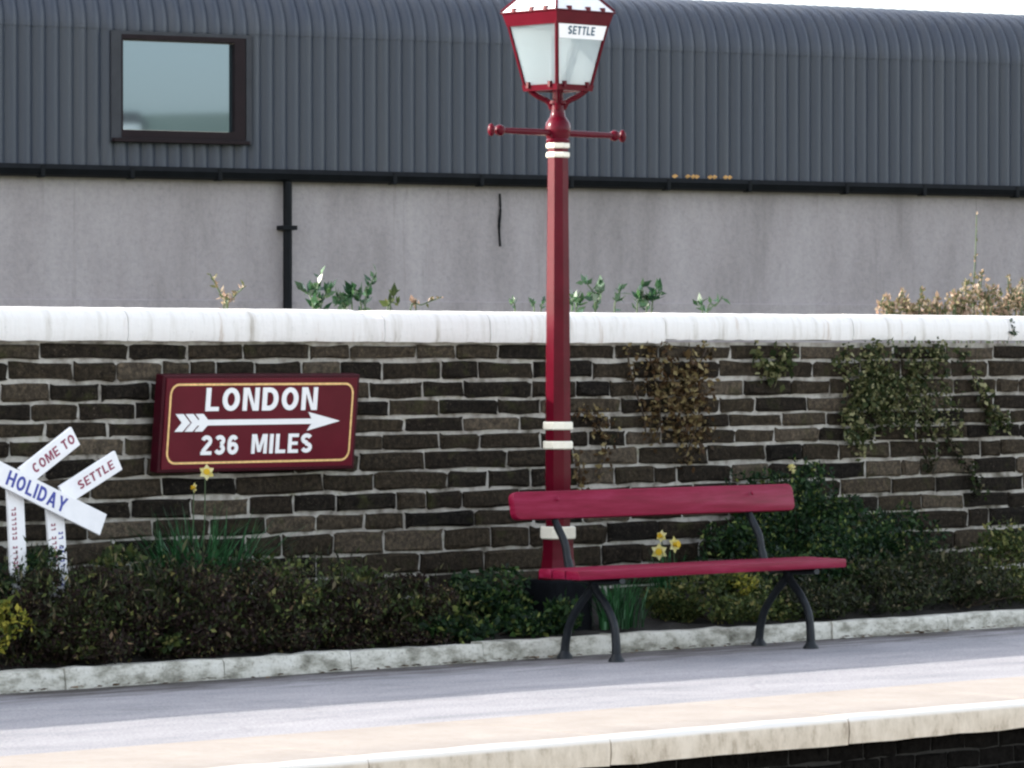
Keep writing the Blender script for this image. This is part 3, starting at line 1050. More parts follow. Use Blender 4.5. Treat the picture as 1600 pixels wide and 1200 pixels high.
bm = bmesh.new()
square_ring(bm, SB + 0.008, ZB - 0.02, SB + 0.014, ZB + 0.012, 0.03)
for q in range(4):                                         # little clips on the bottom rail
    c_, s_ = math.cos(q * math.pi / 2), math.sin(q * math.pi / 2)
    for t_ in (-0.085, 0.085):
        p = Vector((c_ * t_ - s_ * -(SB + 0.016), s_ * t_ + c_ * -(SB + 0.016), 0))
        box(bm, p.x - 0.009, p.x + 0.009, p.y - 0.009, p.y + 0.009, ZB - 0.004, ZB + 0.028)
obj('bottom_rail', bm, M['maroon'], lan)
bm = bmesh.new()
square_ring(bm, ST + 0.006, ZT - 0.012, ST + 0.024, ZT + 0.055, 0.03)
obj('frieze', bm, M['maroon'], lan)
bm = bmesh.new()
square_ring(bm, ST + 0.030, ZT + 0.056, ST + 0.034, ZT + 0.064, 0.05)
for q in range(4):
    c_, s_ = math.cos(q * math.pi / 2), math.sin(q * math.pi / 2)
    for t_ in (-0.12, 0.02, 0.13):
        p = Vector((c_ * t_ + s_ * (ST + 0.022), s_ * t_ - c_ * (ST + 0.022), 0))
        box(bm, p.x - 0.012, p.x + 0.012, p.y - 0.012, p.y + 0.012, ZT + 0.060, ZT + 0.084)
obj('eave_rim', bm, M['maroon'], lan)
bm = bmesh.new()
square_ring(bm, ST + 0.028, ZT + 0.065, 0.065, ZT + 0.245, 0.012)
obj('roof', bm, M['lantern_roof'], lan)
for sx, sy in ((-1, -1), (1, -1), (1, 1), (-1, 1)):
    bm = bmesh.new()
    tube(bm, [(sx * (ST + 0.028), sy * (ST + 0.028), ZT + 0.069), (sx * 0.065, sy * 0.065, ZT + 0.249)], 0.008, 6)
    obj('roof_rib', bm, M['maroon'], lan)
bm = bmesh.new()
lathe(bm, [(0.075, ZT + 0.240), (0.08, ZT + 0.25), (0.06, ZT + 0.27), (0.06, ZT + 0.32), (0.085, ZT + 0.33), (0.05, ZT + 0.37), (0.018, ZT + 0.39), (0.022, ZT + 0.42), (0.004, ZT + 0.46)], 16)
obj('finial', bm, M['maroon'], lan, smooth=True)
for q in range(4):
    c_, s_ = math.cos(q * math.pi / 2), math.sin(q * math.pi / 2)
    bm = bmesh.new()
    pts = [(-SB + 0.006, -SB, ZB), (SB - 0.006, -SB, ZB), (ST - 0.006, -ST, ZT), (-ST + 0.006, -ST, ZT)]
    a = [bm.verts.new((x_ * c_ - y_ * s_, x_ * s_ + y_ * c_, z_)) for x_, y_, z_ in pts]
    e = [bm.verts.new((x_ * c_ - (y_ + 0.004) * s_, x_ * s_ + (y_ + 0.004) * c_, z_)) for x_, y_, z_ in pts]
    bm.faces.new(a)
    bm.faces.new(e[::-1])
    for k in range(4):
        bm.faces.new((a[k], e[k], e[(k + 1) % 4], a[(k + 1) % 4]))
    obj('pane', bm, M['lantern_glass'], lan)
bm = bmesh.new()
box(bm, -0.115, -0.085, -0.10, -0.07, ZB - 0.01, ZT - 0.07)
obj('lamp_tube', bm, M['grey_metal'], lan, bevel=0.004)
bm = bmesh.new()
box(bm, -0.10, 0.10, -0.10, 0.10, ZT - 0.02, ZT + 0.03)
obj('reflector', bm, M['lantern_roof'], lan, bevel=0.006)
# name strip across the top of the front pane
tilt = math.atan2(ST - SB, ZT - ZB)
ns = bpy.data.objects.new('name_strip', None)
C.objects.link(ns)
ns.parent = lan
ns.location = (0, -(ST - 0.0) - 0.002 + 0.0, ZT)
ns.rotation_euler = (tilt, 0, 0)
bm = bmesh.new()
prism(bm, [(-0.163, -0.088), (0.163, -0.088), (0.180, -0.006), (-0.180, -0.006)], -0.006, -0.001)
bo = obj('name_board', bm, M['letter_white'], lan)
bo.location, bo.rotation_euler = ns.location, ns.rotation_euler
bpy.data.objects.remove(ns)
me = glyph_mesh('SETTLE', 0.200, 0.046, 0.0012)
o = put('lettering', me, M['dark_teal'], lan)
o.rotation_euler = bo.rotation_euler
o.location = Vector(bo.location) + Matrix.Rotation(tilt, 3, 'X') @ Vector((-0.105, -0.007, -0.066))

# ------------------------------------------------------------------ bench
bench = thing('platform_bench', 'crimson plank bench on black cast iron legs standing on the platform', 'bench', (16.4, 16.15, 0))
bx, by = 16.4, 16.15


def plank(name, x0, x1, y0, y1, z0, z1, rot=0.0, bev=0.008, round_r=0.0):
    bm = bmesh.new()
    W, Hh = x1 - x0, z1 - z0
    poly = []
    r = round_r
    for cx_, cz_, a0 in ((W / 2 - r, Hh / 2 - r, 0), (-W / 2 + r, Hh / 2 - r, 90), (-W / 2 + r, -Hh / 2 + r, 180), (W / 2 - r, -Hh / 2 + r, 270)):
        if r == 0:
            poly.append((cx_, cz_))
        else:
            for q in range(5):
                a = R(a0 + 90 * q / 4)
                poly.append((cx_ + r * math.cos(a), cz_ + r * math.sin(a)))
    prism(bm, poly, -(y1 - y0) / 2, (y1 - y0) / 2)
    o = obj(name, bm, M['bench'], bench, ((x0 + x1) / 2 - bx, (y0 + y1) / 2 - by, (z0 + z1) / 2), bevel=bev, smooth=True)
    o.rotation_euler = (rot, 0, 0)
    return o


plank('backrest', 15.345, 17.475, 16.435, 16.480, 0.733, 0.882, R(-11), 0.008, 0.035)
plank('seat_plank', 15.325, 17.352, 15.925, 16.028, 0.440, 0.488)
plank('seat_plank', 15.325, 17.352, 16.035, 16.130, 0.441, 0.489)
plank('seat_plank', 15.325, 17.352, 16.137, 16.235, 0.442, 0.490)
for X in (15.65, 17.13):
    q = X - bx
    for pts in ([(q, 15.985 - by, 0.012), (q, 15.988 - by, 0.10), (q, 16.005 - by, 0.20), (q, 16.06 - by, 0.29), (q, 16.13 - by, 0.36), (q, 16.17 - by, 0.42)],
                [(q, 16.375 - by, 0.012), (q, 16.365 - by, 0.10), (q, 16.33 - by, 0.20), (q, 16.26 - by, 0.29), (q, 16.20 - by, 0.35), (q, 16.14 - by, 0.42)]):
        bm = bmesh.new()
        P = smooth_path(pts, 4)
        tube(bm, P, [0.026 - 0.004 * math.sin(k / len(P) * 3.1) for k in range(len(P))], 10)
        p0 = P[0]
        lathe(bm, [(0.045, 0.0), (0.044, 0.012), (0.030, 0.030), (0.022, 0.05)], 12, 0, (p0.x, p0.y))
        obj('leg', bm, M['black_iron'], bench, smooth=True)
    bm = bmesh.new()
    tube(bm, smooth_path([(q, 15.94 - by, 0.425), (q, 16.05 - by, 0.418), (q, 16.18 - by, 0.420), (q, 16.28 - by, 0.426)], 4), [(0.022, 0.016)] * 13, 10)
    obj('seat_bearer', bm, M['black_iron'], bench, smooth=True)
    bm = bmesh.new()
    tube(bm, smooth_path([(q, 16.27 - by, 0.425), (q, 16.325 - by, 0.45), (q, 16.355 - by, 0.53), (q, 16.375 - by, 0.61), (q, 16.44 - by, 0.71), (q, 16.483 - by, 0.80), (q, 16.50 - by, 0.865)], 5),
         [0.024] * 10 + [0.021] * 10 + [0.019] * 11, 10)
    bs = obj('back_support', bm, M['black_iron'], bench, smooth=True)
    for z in (0.775, 0.84):
        bm = bmesh.new()
        bmesh.ops.create_uvsphere(bm, u_segments=10, v_segments=6, radius=0.011, matrix=Matrix.Translation((q, 16.433 - by - (0.808 - z) * -0.19, z)) @ Matrix.Diagonal((1, 0.5, 1, 1)))
        obj('bolt', bm, M['bench'], bs, smooth=True)

# ------------------------------------------------------------------ the London sign
sg = thing('distance_sign', 'maroon enamel sign with a white arrow reading LONDON 236 MILES, fixed to the stone wall', 'sign', (14.478, WALL - 0.060, 0.994), (0.105, 0, 0))
SW, SH = 0.672, 0.256
bm = bmesh.new()
box(bm, -SW, SW, -0.045, 0.02, 0.0, 2 * SH)
obj('backing_board', bm, M['sign_frame'], sg, bevel=0.006)
bm = bmesh.new()
box(bm, -SW + 0.020, SW - 0.022, -0.052, -0.0455, 0.018, 2 * SH - 0.018)
obj('face', bm, M['sign'], sg, bevel=0.002)
bm = bmesh.new()
ix, iz, th_, rr_ = SW - 0.045, SH - 0.045, 0.011, 0.06


def rounded(ix, iz, r):
    P = []
    for cx_, cz_, a0 in ((ix - r, iz - r, 0), (-ix + r, iz - r, 90), (-ix + r, -iz + r, 180), (ix - r, -iz + r, 270)):
        for q in range(7):
            a = R(a0 + 15 * q)
            P.append((cx_ + r * math.cos(a), SH + cz_ + r * math.sin(a)))
    return P


Po, Pi = rounded(ix, iz, rr_), rounded(ix - th_, iz - th_, rr_ - th_)
ro = [[bm.verts.new((x_, y_, z_)) for x_, z_ in P] for P, y_ in ((Po, -0.0535), (Pi, -0.0535), (Pi, -0.0522), (Po, -0.0522))]
n = len(Po)
for q in range(4):
    for k in range(n):
        bm.faces.new((ro[q][k], ro[q][(k + 1) % n], ro[(q + 1) % 4][(k + 1) % n], ro[(q + 1) % 4][k]))
obj('border_line', bm, M['gold'], sg)
for body, x0, w, z0, h in (('LONDON', -0.388, 0.760, 0.322, 0.122), ('236', -0.402, 0.250, 0.092, 0.103), ('MILES', -0.060, 0.415, 0.094, 0.103)):
    put('lettering', glyph_mesh(body, w, h, 0.005), M['letter_white'], sg, (x0, -0.0524, z0))
bm = bmesh.new()
az = 0.262
prism(bm, [(-0.46, az - 0.015), (0.34, az - 0.014), (0.315, az - 0.050), (0.54, az), (0.315, az + 0.050), (0.34, az + 0.014), (-0.46, az + 0.015)], -0.0574, -0.0524)
obj('arrow', bm, M['letter_white'], sg)
for k in range(3):
    bm = bmesh.new()
    x_ = -0.584 + k * 0.066
    prism(bm, [(x_, az - 0.046), (x_ + 0.052, az - 0.046), (x_ + 0.10, az), (x_ + 0.052, az + 0.046), (x_, az + 0.046), (x_ + 0.045, az)], -0.0570 - 0.0003 * k, -0.0524 - 0.0001 * k)
    obj('arrow_feather', bm, M['letter_white'], sg)
for s in (-1, 1):
    bm = bmesh.new()
    box(bm, s * 0.5 - 0.02, s * 0.5 + 0.02, 0.02, 0.10, 0.40, 0.44)
    obj('wall_bracket', bm, M['black_iron'], sg)

# ------------------------------------------------------------------ holiday finger boards
fp = thing('holiday_sign', 'white crossed boards lettered COME TO SETTLE HOLIDAY on two posts in the flower bed', 'sign', (12.65, 16.95, 0.1))
FB = Vector((12.65, 16.95, 0.1))


def board(name, a, c, width, Y, words, thick=0.018):
    """a, c: ends on the centre line as photo pixels on the sign's plane"""
    p, q = at(*a, 16.95), at(*c, 16.95)
    d = Vector((q.x - p.x, 0, q.z - p.z))
    Ln = d.length
    ang = math.atan2(d.z, d.x)
    o = bpy.data.objects.new(name, None)
    bm = bmesh.new()
    box(bm, 0, Ln, -thick / 2, thick / 2, -width / 2, width / 2)
    o = obj(name, bm, M['white'], fp, Vector((p.x, Y, p.z)) - FB, bevel=0.003)
    o.rotation_euler = (0, -ang, 0)
    for body, x0, w, z0, h, mat in words:
        put('lettering', glyph_mesh(body, w, h, 0.0012), M[mat], o, (x0, -thick / 2 - 0.0012 + 0.001, z0))
    return o, Ln


lp, l1 = board('post', (38, 1010), (27, 755), 0.098, 16.975, [])
rp, l2 = board('post', (103, 1010), (89, 785), 0.105, 16.975, [])
board('finger_board', (36, 746), (118, 681), 0.105, 16.955, [('COME TO', 0.070, 0.290, -0.024, 0.050, 'red_ink')])
board('finger_board', (98, 775), (185, 719), 0.105, 16.955, [('SETTLE', 0.105, 0.240, -0.022, 0.046, 'red_ink')])
board('finger_board', (-24, 730), (157, 820), 0.112, 16.934, [('HOLIDAY', 0.128, 0.385, -0.036, 0.074, 'blue_ink')])
# two columns of small painted dabs run down each post, too small to read
for po, Ln, cols in ((lp, l1, (('red_ink', 0.018),)), (rp, l2, (('red_ink', 0.02), ('blue_ink', -0.022)))):
    for mat, zoff in cols:
        bm = bmesh.new()
        x_ = Ln * 0.42
        while x_ < Ln - 0.10:
            w = rnd.uniform(0.010, 0.016)
            if rnd.random() < 0.82:
                box(bm, x_, x_ + 0.005, -0.0112, -0.0092, zoff - 0.013, zoff + 0.013)
                box(bm, x_ + 0.005, x_ + w, -0.0112, -0.0092, zoff - 0.013, zoff - 0.006)
                if rnd.random() < 0.6:
                    box(bm, x_ + 0.005, x_ + w, -0.0112, -0.0092, zoff + 0.005, zoff + 0.012)
            x_ += w + 0.010
        o = obj('lettering', bm, M[mat], po)
        o['kind'] = 'stuff'

# ------------------------------------------------------------------ plants
rg = np.random.default_rng(11)


def leaves_mesh(name, P, size, aspect=0.5, up=0.0, fold=0.25, out=None, curl=0.0):
    n = len(P)
    d = rg.normal(size=(n, 3))
    d[:, 2] += up
    if out is not None:
        d += out
    d /= np.linalg.norm(d, axis=1, keepdims=True) + 1e-9
    a = rg.normal(size=(n, 3))
    s = np.cross(d, a)
    s /= np.linalg.norm(s, axis=1, keepdims=True) + 1e-9
    nr = np.cross(d, s)
    sz = (size * rg.uniform(0.5, 1.3, n) * np.where(rg.random(n) < 0.08, 1.5, 1.0))[:, None]
    w = sz * aspect * 0.5
    base = P
    tip = P + d * sz - nr * sz * curl
    mid = P + d * sz * 0.45 + nr * sz * fold * 0.3
    V = np.stack([base, mid + s * w, tip, mid - s * w], 1).reshape(-1, 3)
    me = bpy.data.meshes.new(name)
    me.vertices.add(n * 4)
    me.vertices.foreach_set('co', V.ravel())
    me.loops.add(n * 4)
    me.loops.foreach_set('vertex_index', np.arange(n * 4, dtype=np.int32))
    me.polygons.add(n)
    me.polygons.foreach_set('loop_start', np.arange(0, n * 4, 4, dtype=np.int32))
    me.polygons.foreach_set('loop_total', np.full(n, 4, dtype=np.int32))
    at_ = me.attributes.new('tint', 'FLOAT', 'FACE')
    at_.data.foreach_set('value', rg.uniform(0, 1, n).astype(np.float32))
    me.update()
    me.validate()
    return me


def blob(c, r, n, lumps=9, inner=0.35):
    """points in an uneven crown: random lumps inside an ellipsoid"""
    c, r = np.array(c, float), np.array(r, float)
    dirs = rg.normal(size=(lumps, 3))
    dirs /= np.linalg.norm(dirs, axis=1, keepdims=True)
    cen = dirs * rg.uniform(0.35, 0.85, (lumps, 1))
    rad = rg.uniform(0.22, 0.48, lumps)
    k = rg.integers(0, lumps, n)
    q = rg.normal(size=(n, 3))
    q /= np.linalg.norm(q, axis=1, keepdims=True)
    q *= rg.uniform(inner, 1.0, (n, 1)) ** 0.5
    P = cen[k] + q * rad[k][:, None]
    return c + P * r


def clip_bed(P, zmin=0.10, ymin=16.46, ymax=17.57):
    return P[(P[:, 2] > zmin) & (P[:, 1] > ymin) & (P[:, 1] < ymax)]


def plant(name, label, cat, P, leaf, size, aspect=0.5, up=0.0, base=None, stems=6, stem_mat='twig', group=None, part='foliage', stem_r=0.006, **kw):
    if base is None:
        base = (float(P[:, 0].mean()), float(P[:, 1].mean()), float(max(P[:, 2].min(), 0.1)))
    B = np.array(base)
    t = thing(name, label, cat, base, group=group)
    put(part, leaves_mesh(part, P - B, size, aspect, up, **kw), L[leaf], t)
    if stems:
        bm = bmesh.new()
        for k in range(stems):
            q = P[rg.integers(len(P))] - B
            s0 = Vector((q[0] * 0.15, q[1] * 0.15, 0))
            mid = s0.lerp(Vector(q), 0.5) + Vector((rnd.uniform(-.03, .03), rnd.uniform(-.03, .03), 0.02))
            tube(bm, smooth_path([s0, mid, Vector(q)], 3), [stem_r * (1 - 0.1 * k2) for k2 in range(7)], 5)
        obj('stems', bm, M[stem_mat], t)
    return t


# the dark heather bank along the kerb, mound by mound
HEATH = [
    (20, 950, 16.90, 0.30, 0.24, 0.21, 'dark heather mound in front of the post under HOLIDAY'),
    (140, 958, 16.84, 0.30, 0.25, 0.21, 'dark heather mound below the blank end of the HOLIDAY board'),
    (265, 952, 16.86, 0.30, 0.25, 0.23, 'dark heather mound in front of the daffodil leaves'),
    (395, 955, 16.86, 0.32, 0.25, 0.22, 'dark heather mound below the middle of the LONDON sign'),
    (515, 950, 16.90, 0.30, 0.25, 0.18, 'low dark heather mound below the right end of the LONDON sign'),
    (620, 955, 16.88, 0.28, 0.23, 0.15, 'lowest dark heather mound, next to the leafy green bush by the lamp post'),
]
for px, py, Y, rx, ry, rz, lab in HEATH:
    c = at(px, py, Y) + Vector((0, -0.06, 0))
    P = clip_bed(np.vstack([blob(c, (rx * 1.25, ry * 1.2, rz * 1.25), 7000, 16), blob(c - Vector((0, 0.08, 0.12)), (rx * 1.2, ry * 1.0, rz * 0.9), 3500, 12)]))
    t = plant('heather_bush', lab, 'shrub', P, 'heather', 0.026, 0.42, 0.5, stems=14)
    Q = clip_bed(blob(c + Vector((0, -0.02, 0.02)), (rx * 1.45, ry * 1.25, rz * 1.6), 850, 26, 0.7))
    put('sprays', leaves_mesh('sprays', Q - np.array(t.location), 0.044, 0.24, 1.6), L['brownweed'], t)['kind'] = 'stuff'
    Q = clip_bed(blob(c + Vector((0, -0.06, -0.02)), (rx * 1.3, ry * 1.2, rz * 1.3), 620, 18, 0.6))
    put('green_shoots', leaves_mesh('green_shoots', Q - np.array(t.location), 0.030, 0.5, 0.6), L['olive'], t)['kind'] = 'stuff'
# weeds scattered over the heather
for px, py, Y, rx, rz, n, lab, kind in (
        (470, 925, 16.74, 0.16, 0.14, 260, 'pale green leafy weed in the heather below the sign', 'olive'),
        (560, 900, 17.05, 0.20, 0.09, 240, 'straggling olive weed at the wall foot right of the sign', 'olive'),
        (430, 888, 17.20, 0.20, 0.08, 220, 'thin green weed at the wall foot beside the daffodil leaves', 'olive'),
        (640, 965, 16.68, 0.10, 0.09, 110, 'yellowish weed at the kerb left of the leafy bush', 'olive'),
        (185, 880, 17.15, 0.14, 0.07, 160, 'small olive weed against the wall right of the finger boards', 'olive'),
        (135, 1018, 16.60, 0.07, 0.05, 70, 'tiny green weed at the kerb edge left', 'olive'),
        (260, 1005, 16.60, 0.05, 0.05, 60, 'tiny green weed at the kerb edge below the daffodil leaves', 'olive')):
    c = at(px, py, Y)
    P = clip_bed(blob(c, (rx * 1.2, rx * 0.8, rz * 1.2), n, 8))
    plant('weed', lab, 'weed', P, kind, 0.040, 0.6, 0.6, stems=5, stem_mat='stem', stem_r=0.003)
# yellow shrub at the left edge
c = at(-18, 962, 16.66)
plant('yellow_shrub', 'bright yellow leafy shrub at the left end of the kerb', 'shrub', clip_bed(blob(c, (0.20, 0.16, 0.17), 900, 12)), 'yellow', 0.034, 0.6, 0.4, stems=6)
c = at(10, 900, 17.1)
plant('dark_shrub', 'dark green shrub behind the finger board posts', 'shrub', clip_bed(blob(c, (0.26, 0.22, 0.19), 2600, 12)), 'evergreen', 0.04, 0.5, 0.4, stems=6)


def blades(name, center, n, spread, h, w, rgs, droop=0.5):
    vs, fs, tint = [], [], []
    for k in range(n):
        a = rgs.uniform(0, 2 * math.pi)
        r0 = rgs.uniform(0, spread)
        b0 = Vector((math.cos(a) * r0, math.sin(a) * r0 * 0.6, 0))
        lean = rgs.uniform(0.05, droop)
        hh = h * rgs.uniform(0.55, 1.1)
        a2 = a + rgs.uniform(-0.8, 0.8)
        side = Vector((-math.sin(a2), math.cos(a2), 0)) * w * rgs.uniform(0.6, 1.1)
        o = len(vs)
        for q in range(6):
            t = q / 5
            p = b0 + Vector((math.cos(a2), math.sin(a2) * 0.7, 0)) * hh * lean * t * t + Vector((0, 0, hh * (t - 0.28 * lean * t ** 3)))
            ww = side * (1 - t ** 3) * (0.6 + 0.4 * math.sin(math.pi * min(1, t + 0.25)))
            vs += [p - ww, p + ww]
        for q in range(5):
            fs.append((o + 2 * q, o + 2 * q + 1, o + 2 * q + 3, o + 2 * q + 2))
            tint.append(rgs.random())
    me = bpy.data.meshes.new(name)
    me.from_pydata(vs, [], fs)
    at_ = me.attributes.new('tint', 'FLOAT', 'FACE')
    at_.data.foreach_set('value', np.array(tint, dtype=np.float32))
    return me


def daffodil(label, base, head, face, s=1.0):
    t = thing('daffodil', label, 'flower', base)
    B = Vector(base)
    hd = Vector(head) - B
    bm = bmesh.new()
    tube(bm, smooth_path([(0, 0, 0), hd * 0.5 + Vector((0.015, 0, 0.03)), hd + Vector((0, 0.012, 0.002))], 4), 0.0032, 6)
    obj('stalk', bm, M['stem'], t)
    f = Vector(face).normalized()
    a = f.cross(Vector((0, 0, 1))).normalized()
    b_ = a.cross(f).normalized()
    for k in range(6):
        an = R(60 * k + 90)
        rdir = a * math.cos(an) + b_ * math.sin(an)
        sdir = f.cross(rdir)
        Lp, W = 0.050 * s, 0.018 * s
        pts = [hd, hd + rdir * Lp * 0.5 + sdir * W + f * 0.006, hd + rdir * Lp + f * 0.002, hd + rdir * Lp * 0.5 - sdir * W + f * 0.006]
        me = bpy.data.meshes.new('petal')
        me.from_pydata(pts, [], [(0, 1, 2, 3)])
        at_ = me.attributes.new('tint', 'FLOAT', 'FACE')
        at_.data.foreach_set('value', np.array([rnd.random()], dtype=np.float32))
        put('petal', me, L['petal'], t)
    bm = bmesh.new()
    tube(bm, [hd, hd + f * 0.018 * s, hd + f * 0.034 * s], [0.011 * s, 0.014 * s, 0.020 * s], 10)
    obj('trumpet', bm, L['trumpet'], t)
    return t


rs = random.Random(5)
c = at(305, 905, 17.22)
t = thing('daffodil_clump', 'clump of upright green daffodil leaves below the LONDON sign', 'plant', (c.x, 17.22, 0.18))
put('leaf_blades', blades('leaf_blades', None, 360, 0.30, 0.66, 0.011, rs, 0.9), L['strap'], t)
h = at(323, 738, 17.24)
daffodil('pale yellow daffodil facing forward just under the LONDON sign', (c.x + 0.02, 17.24, 0.18), h, (-0.6, -0.75, 0.12), 0.85)
h = at(305, 762, 17.26)
daffodil('small yellow daffodil seen sideways below the one at the LONDON sign', (c.x - 0.04, 17.26, 0.18), h, (-0.9, 0.25, 0.05), 0.6)
c = at(1045, 905, 17.20)
t = thing('daffodil_clump', 'low clump of daffodil leaves behind the bench seat', 'plant', (c.x, 17.20, 0.18))
put('leaf_blades', blades('leaf_blades', None, 60, 0.12, 0.34, 0.009, rs, 0.6), L['strap'], t)
for px, py, s, lab, fc in ((1030, 862, 1.0, 'lower left yellow daffodil behind the bench seat', (-0.7, -0.6, 0)), (1034, 838, 0.75, 'topmost yellow daffodil of those behind the bench seat', (-0.9, -0.2, 0.2)), (1053, 851, 1.0, 'right-hand yellow daffodil behind the bench seat', (0.1, -0.9, 0.1))):
    h = at(px, py, 17.18)
    daffodil(lab, (c.x + (px - 1040) * 0.002, 17.20, 0.18), h, fc, s)
# grass tuft and bushes by the lamp and under the bench
c = at(960, 985, 16.75)
t = thing('grass_tuft', 'tuft of long green grass under the left half of the bench', 'grass tuft', (c.x, 16.75, 0.11))
put('leaf_blades', blades('leaf_blades', None, 130, 0.20, 0.36, 0.006, rs, 0.8), L['strap'], t)
c = at(745, 950, 17.0)
plant('leafy_bush', 'dark green leafy bush left of the lamp post foot', 'shrub', clip_bed(np.vstack([blob(c, (0.36, 0.30, 0.22), 5000, 16), blob(at(845, 972, 16.70), (0.28, 0.14, 0.15), 1900, 12), blob(at(700, 985, 16.70), (0.30, 0.15, 0.12), 1500, 12)])), 'evergreen', 0.038, 0.55, 0.3, stems=10)
c = at(1095, 930, 16.92)
plant('golden_bush', 'yellow-green bush under the bench seat', 'shrub', clip_bed(np.vstack([blob(c, (0.46, 0.24, 0.19), 4200, 16), blob((c.x + 0.1, 16.70, 0.18), (0.6, 0.18, 0.12), 1800, 14)])), 'olive', 0.030, 0.55, 0.4, stems=10)
c = at(1165, 915, 16.80)
plant('golden_bush', 'small bright yellow bush behind the right bench leg', 'shrub', clip_bed(blob(c, (0.17, 0.14, 0.12), 420, 8)), 'yellow', 0.032, 0.55, 0.4, stems=5)
c = at(1270, 835, 17.22)
P = clip_bed(np.vstack([blob(at(1225, 795, 17.32), (0.40, 0.24, 0.32), 3600, 26), blob(at(1285, 830, 17.25), (0.50, 0.28, 0.38), 4800, 30), blob(at(1380, 850, 17.25), (0.44, 0.24, 0.28), 3300, 26), blob(at(1150, 850, 17.3), (0.26, 0.2, 0.25), 1700, 16), blob(at(1260, 900, 17.1), (0.58, 0.3, 0.27), 4500, 24)]))
plant('evergreen_shrub', 'large dark evergreen shrub behind the right end of the bench', 'shrub', P, 'evergreen', 0.034, 0.5, 0.5, stems=16)
for px, py, Y, rx, rz, n, leaf, lab in (
        (1260, 945, 16.85, 0.34, 0.18, 2600, 'brownweed', 'brownish low shrub behind the right bench feet'),
        (1370, 925, 16.88, 0.36, 0.22, 3400, 'brownweed', 'dusky shrub spilling to the kerb right of the bench'),
        (1480, 905, 16.95, 0.36, 0.22, 3200, 'brownweed', 'brown-green shrub under the gold-green creeper'),
        (1580, 895, 16.95, 0.34, 0.23, 3200, 'olive', 'olive shrub at the right end of the flower bed')):
    c = at(px, py, Y)
    P = clip_bed(np.vstack([blob(c, (rx * 1.25, 0.27, rz * 1.25), n, 16), blob((c.x, 16.72, 0.20), (rx * 1.3, 0.20, 0.13), 1400, 14)]))
    plant('low_shrub', lab, 'shrub', P, leaf, 0.029, 0.5, 0.5, stems=10)
for px, py, lab in ((1410, 852, 'single pale rose bloom by the wall right of the evergreen'), (1238, 732, 'cream bloom at the top of the evergreen shrub')):
    h = at(px, py, 17.40)
    t = thing('flower', lab, 'flower', (h.x, 17.42, 0.2))
    bm = bmesh.new()
    tube(bm, [(0.03, 0, 0), (0.02, 0, (h.z - 0.2) * 0.6), (0, -0.02, h.z - 0.21)], 0.004, 6)
    obj('stalk', bm, M['stem'], t)
    P = blob((0, -0.02, h.z - 0.2), (0.025, 0.02, 0.025), 26, 5)
    put('petals', leaves_mesh('petals', P, 0.028, 0.8), L['petal'], t)


# creepers hanging down the wall: strands that wander, leaves along them
def creeper(label, strands, leaf, nleaf, size, spread=0.05, dense=None):
    base = at(*strands[0][0], WALL - 0.03)
    base = Vector((base.x, WALL - 0.03, base.z))
    t = thing('wall_creeper', label, 'creeper', base)
    bm = bmesh.new()
    PP = []
    for st in strands:
        pts = [at(px, py, WALL - 0.03) for px, py in st]
        path = smooth_path([(p.x + rnd.uniform(-.01, .01), WALL - 0.03 + rnd.uniform(-0.012, 0.0), p.z) for p in pts], 6)
        tube(bm, [p - base for p in path], 0.005, 5)
        n = int(nleaf * len(path))
        for k in range(n):
            p = rnd.choice(path)
            PP.append((p.x + rnd.gauss(0, spread), WALL - 0.03 - abs(rnd.gauss(0, 0.03)), p.z + rnd.gauss(0, spread * 0.8)))
    obj('stems', bm, M['twig'], t)
    P = np.array(PP)
    if dense is not None:
        P = np.vstack([P, dense])
    P = P[P[:, 2] < 1.70]
    put('foliage', leaves_mesh('foliage', P - np.array(base), size, 0.65, -0.4), L[leaf], t)
    return t


def dense_patch(px, py, rx, rz, n, lumps=10):
    c = at(px, py, WALL - 0.07)
    P = blob(c, (rx, 0.07, rz), n, lumps)
    P[:, 1] = np.minimum(P[:, 1], WALL - 0.03)
    return P


creeper('russet leaved creeper hanging on the wall right of the lamp post', [[(1080, 545), (1075, 600), (1090, 650), (1070, 715)], [(1010, 548), (1020, 590), (1030, 650), (1020, 690)], [(1100, 545), (1085, 580), (1060, 640), (1065, 700)], [(1050, 600), (1080, 640), (1100, 690)]], 'creeper_red', 9, 0.036, 0.05,
        np.vstack([dense_patch(1070, 620, 0.28, 0.28, 420, 14), dense_patch(1040, 600, 0.18, 0.24, 160, 8)]))
creeper('thin brown stem of creeper closest to the lamp post', [[(978, 545), (988, 600), (1003, 650), (1008, 680)]], 'creeper_red', 4, 0.035, 0.02)
creeper('sparse brown creeper low on the wall touching the lamp post', [[(900, 640), (925, 660), (945, 690), (935, 740)], [(895, 700), (905, 740), (900, 760)], [(930, 645), (950, 665)]], 'creeper_red', 5, 0.035, 0.03)
creeper('short pale green sprig under the coping between the two big creepers', [[(1182, 545), (1190, 575), (1205, 590)], [(1225, 545), (1215, 565), (1200, 580)], [(1232, 560), (1220, 575)]], 'creeper_green', 6, 0.045, 0.03)
creeper('thick gold-green creeper covering the wall above the evergreen shrub', [[(1320, 545), (1325, 600), (1330, 650), (1345, 690)], [(1360, 545), (1365, 600), (1390, 660)], [(1420, 545), (1425, 590), (1440, 640), (1460, 690)], [(1450, 545), (1465, 580), (1480, 620)]], 'creeper_green', 9, 0.034, 0.06,
        np.vstack([dense_patch(1362, 600, 0.38, 0.28, 1000, 18), dense_patch(1385, 640, 0.38, 0.28, 650, 16), dense_patch(1450, 595, 0.30, 0.26, 380, 12), dense_patch(1470, 665, 0.28, 0.18, 200, 9), dense_patch(1340, 660, 0.24, 0.20, 340, 9)]))
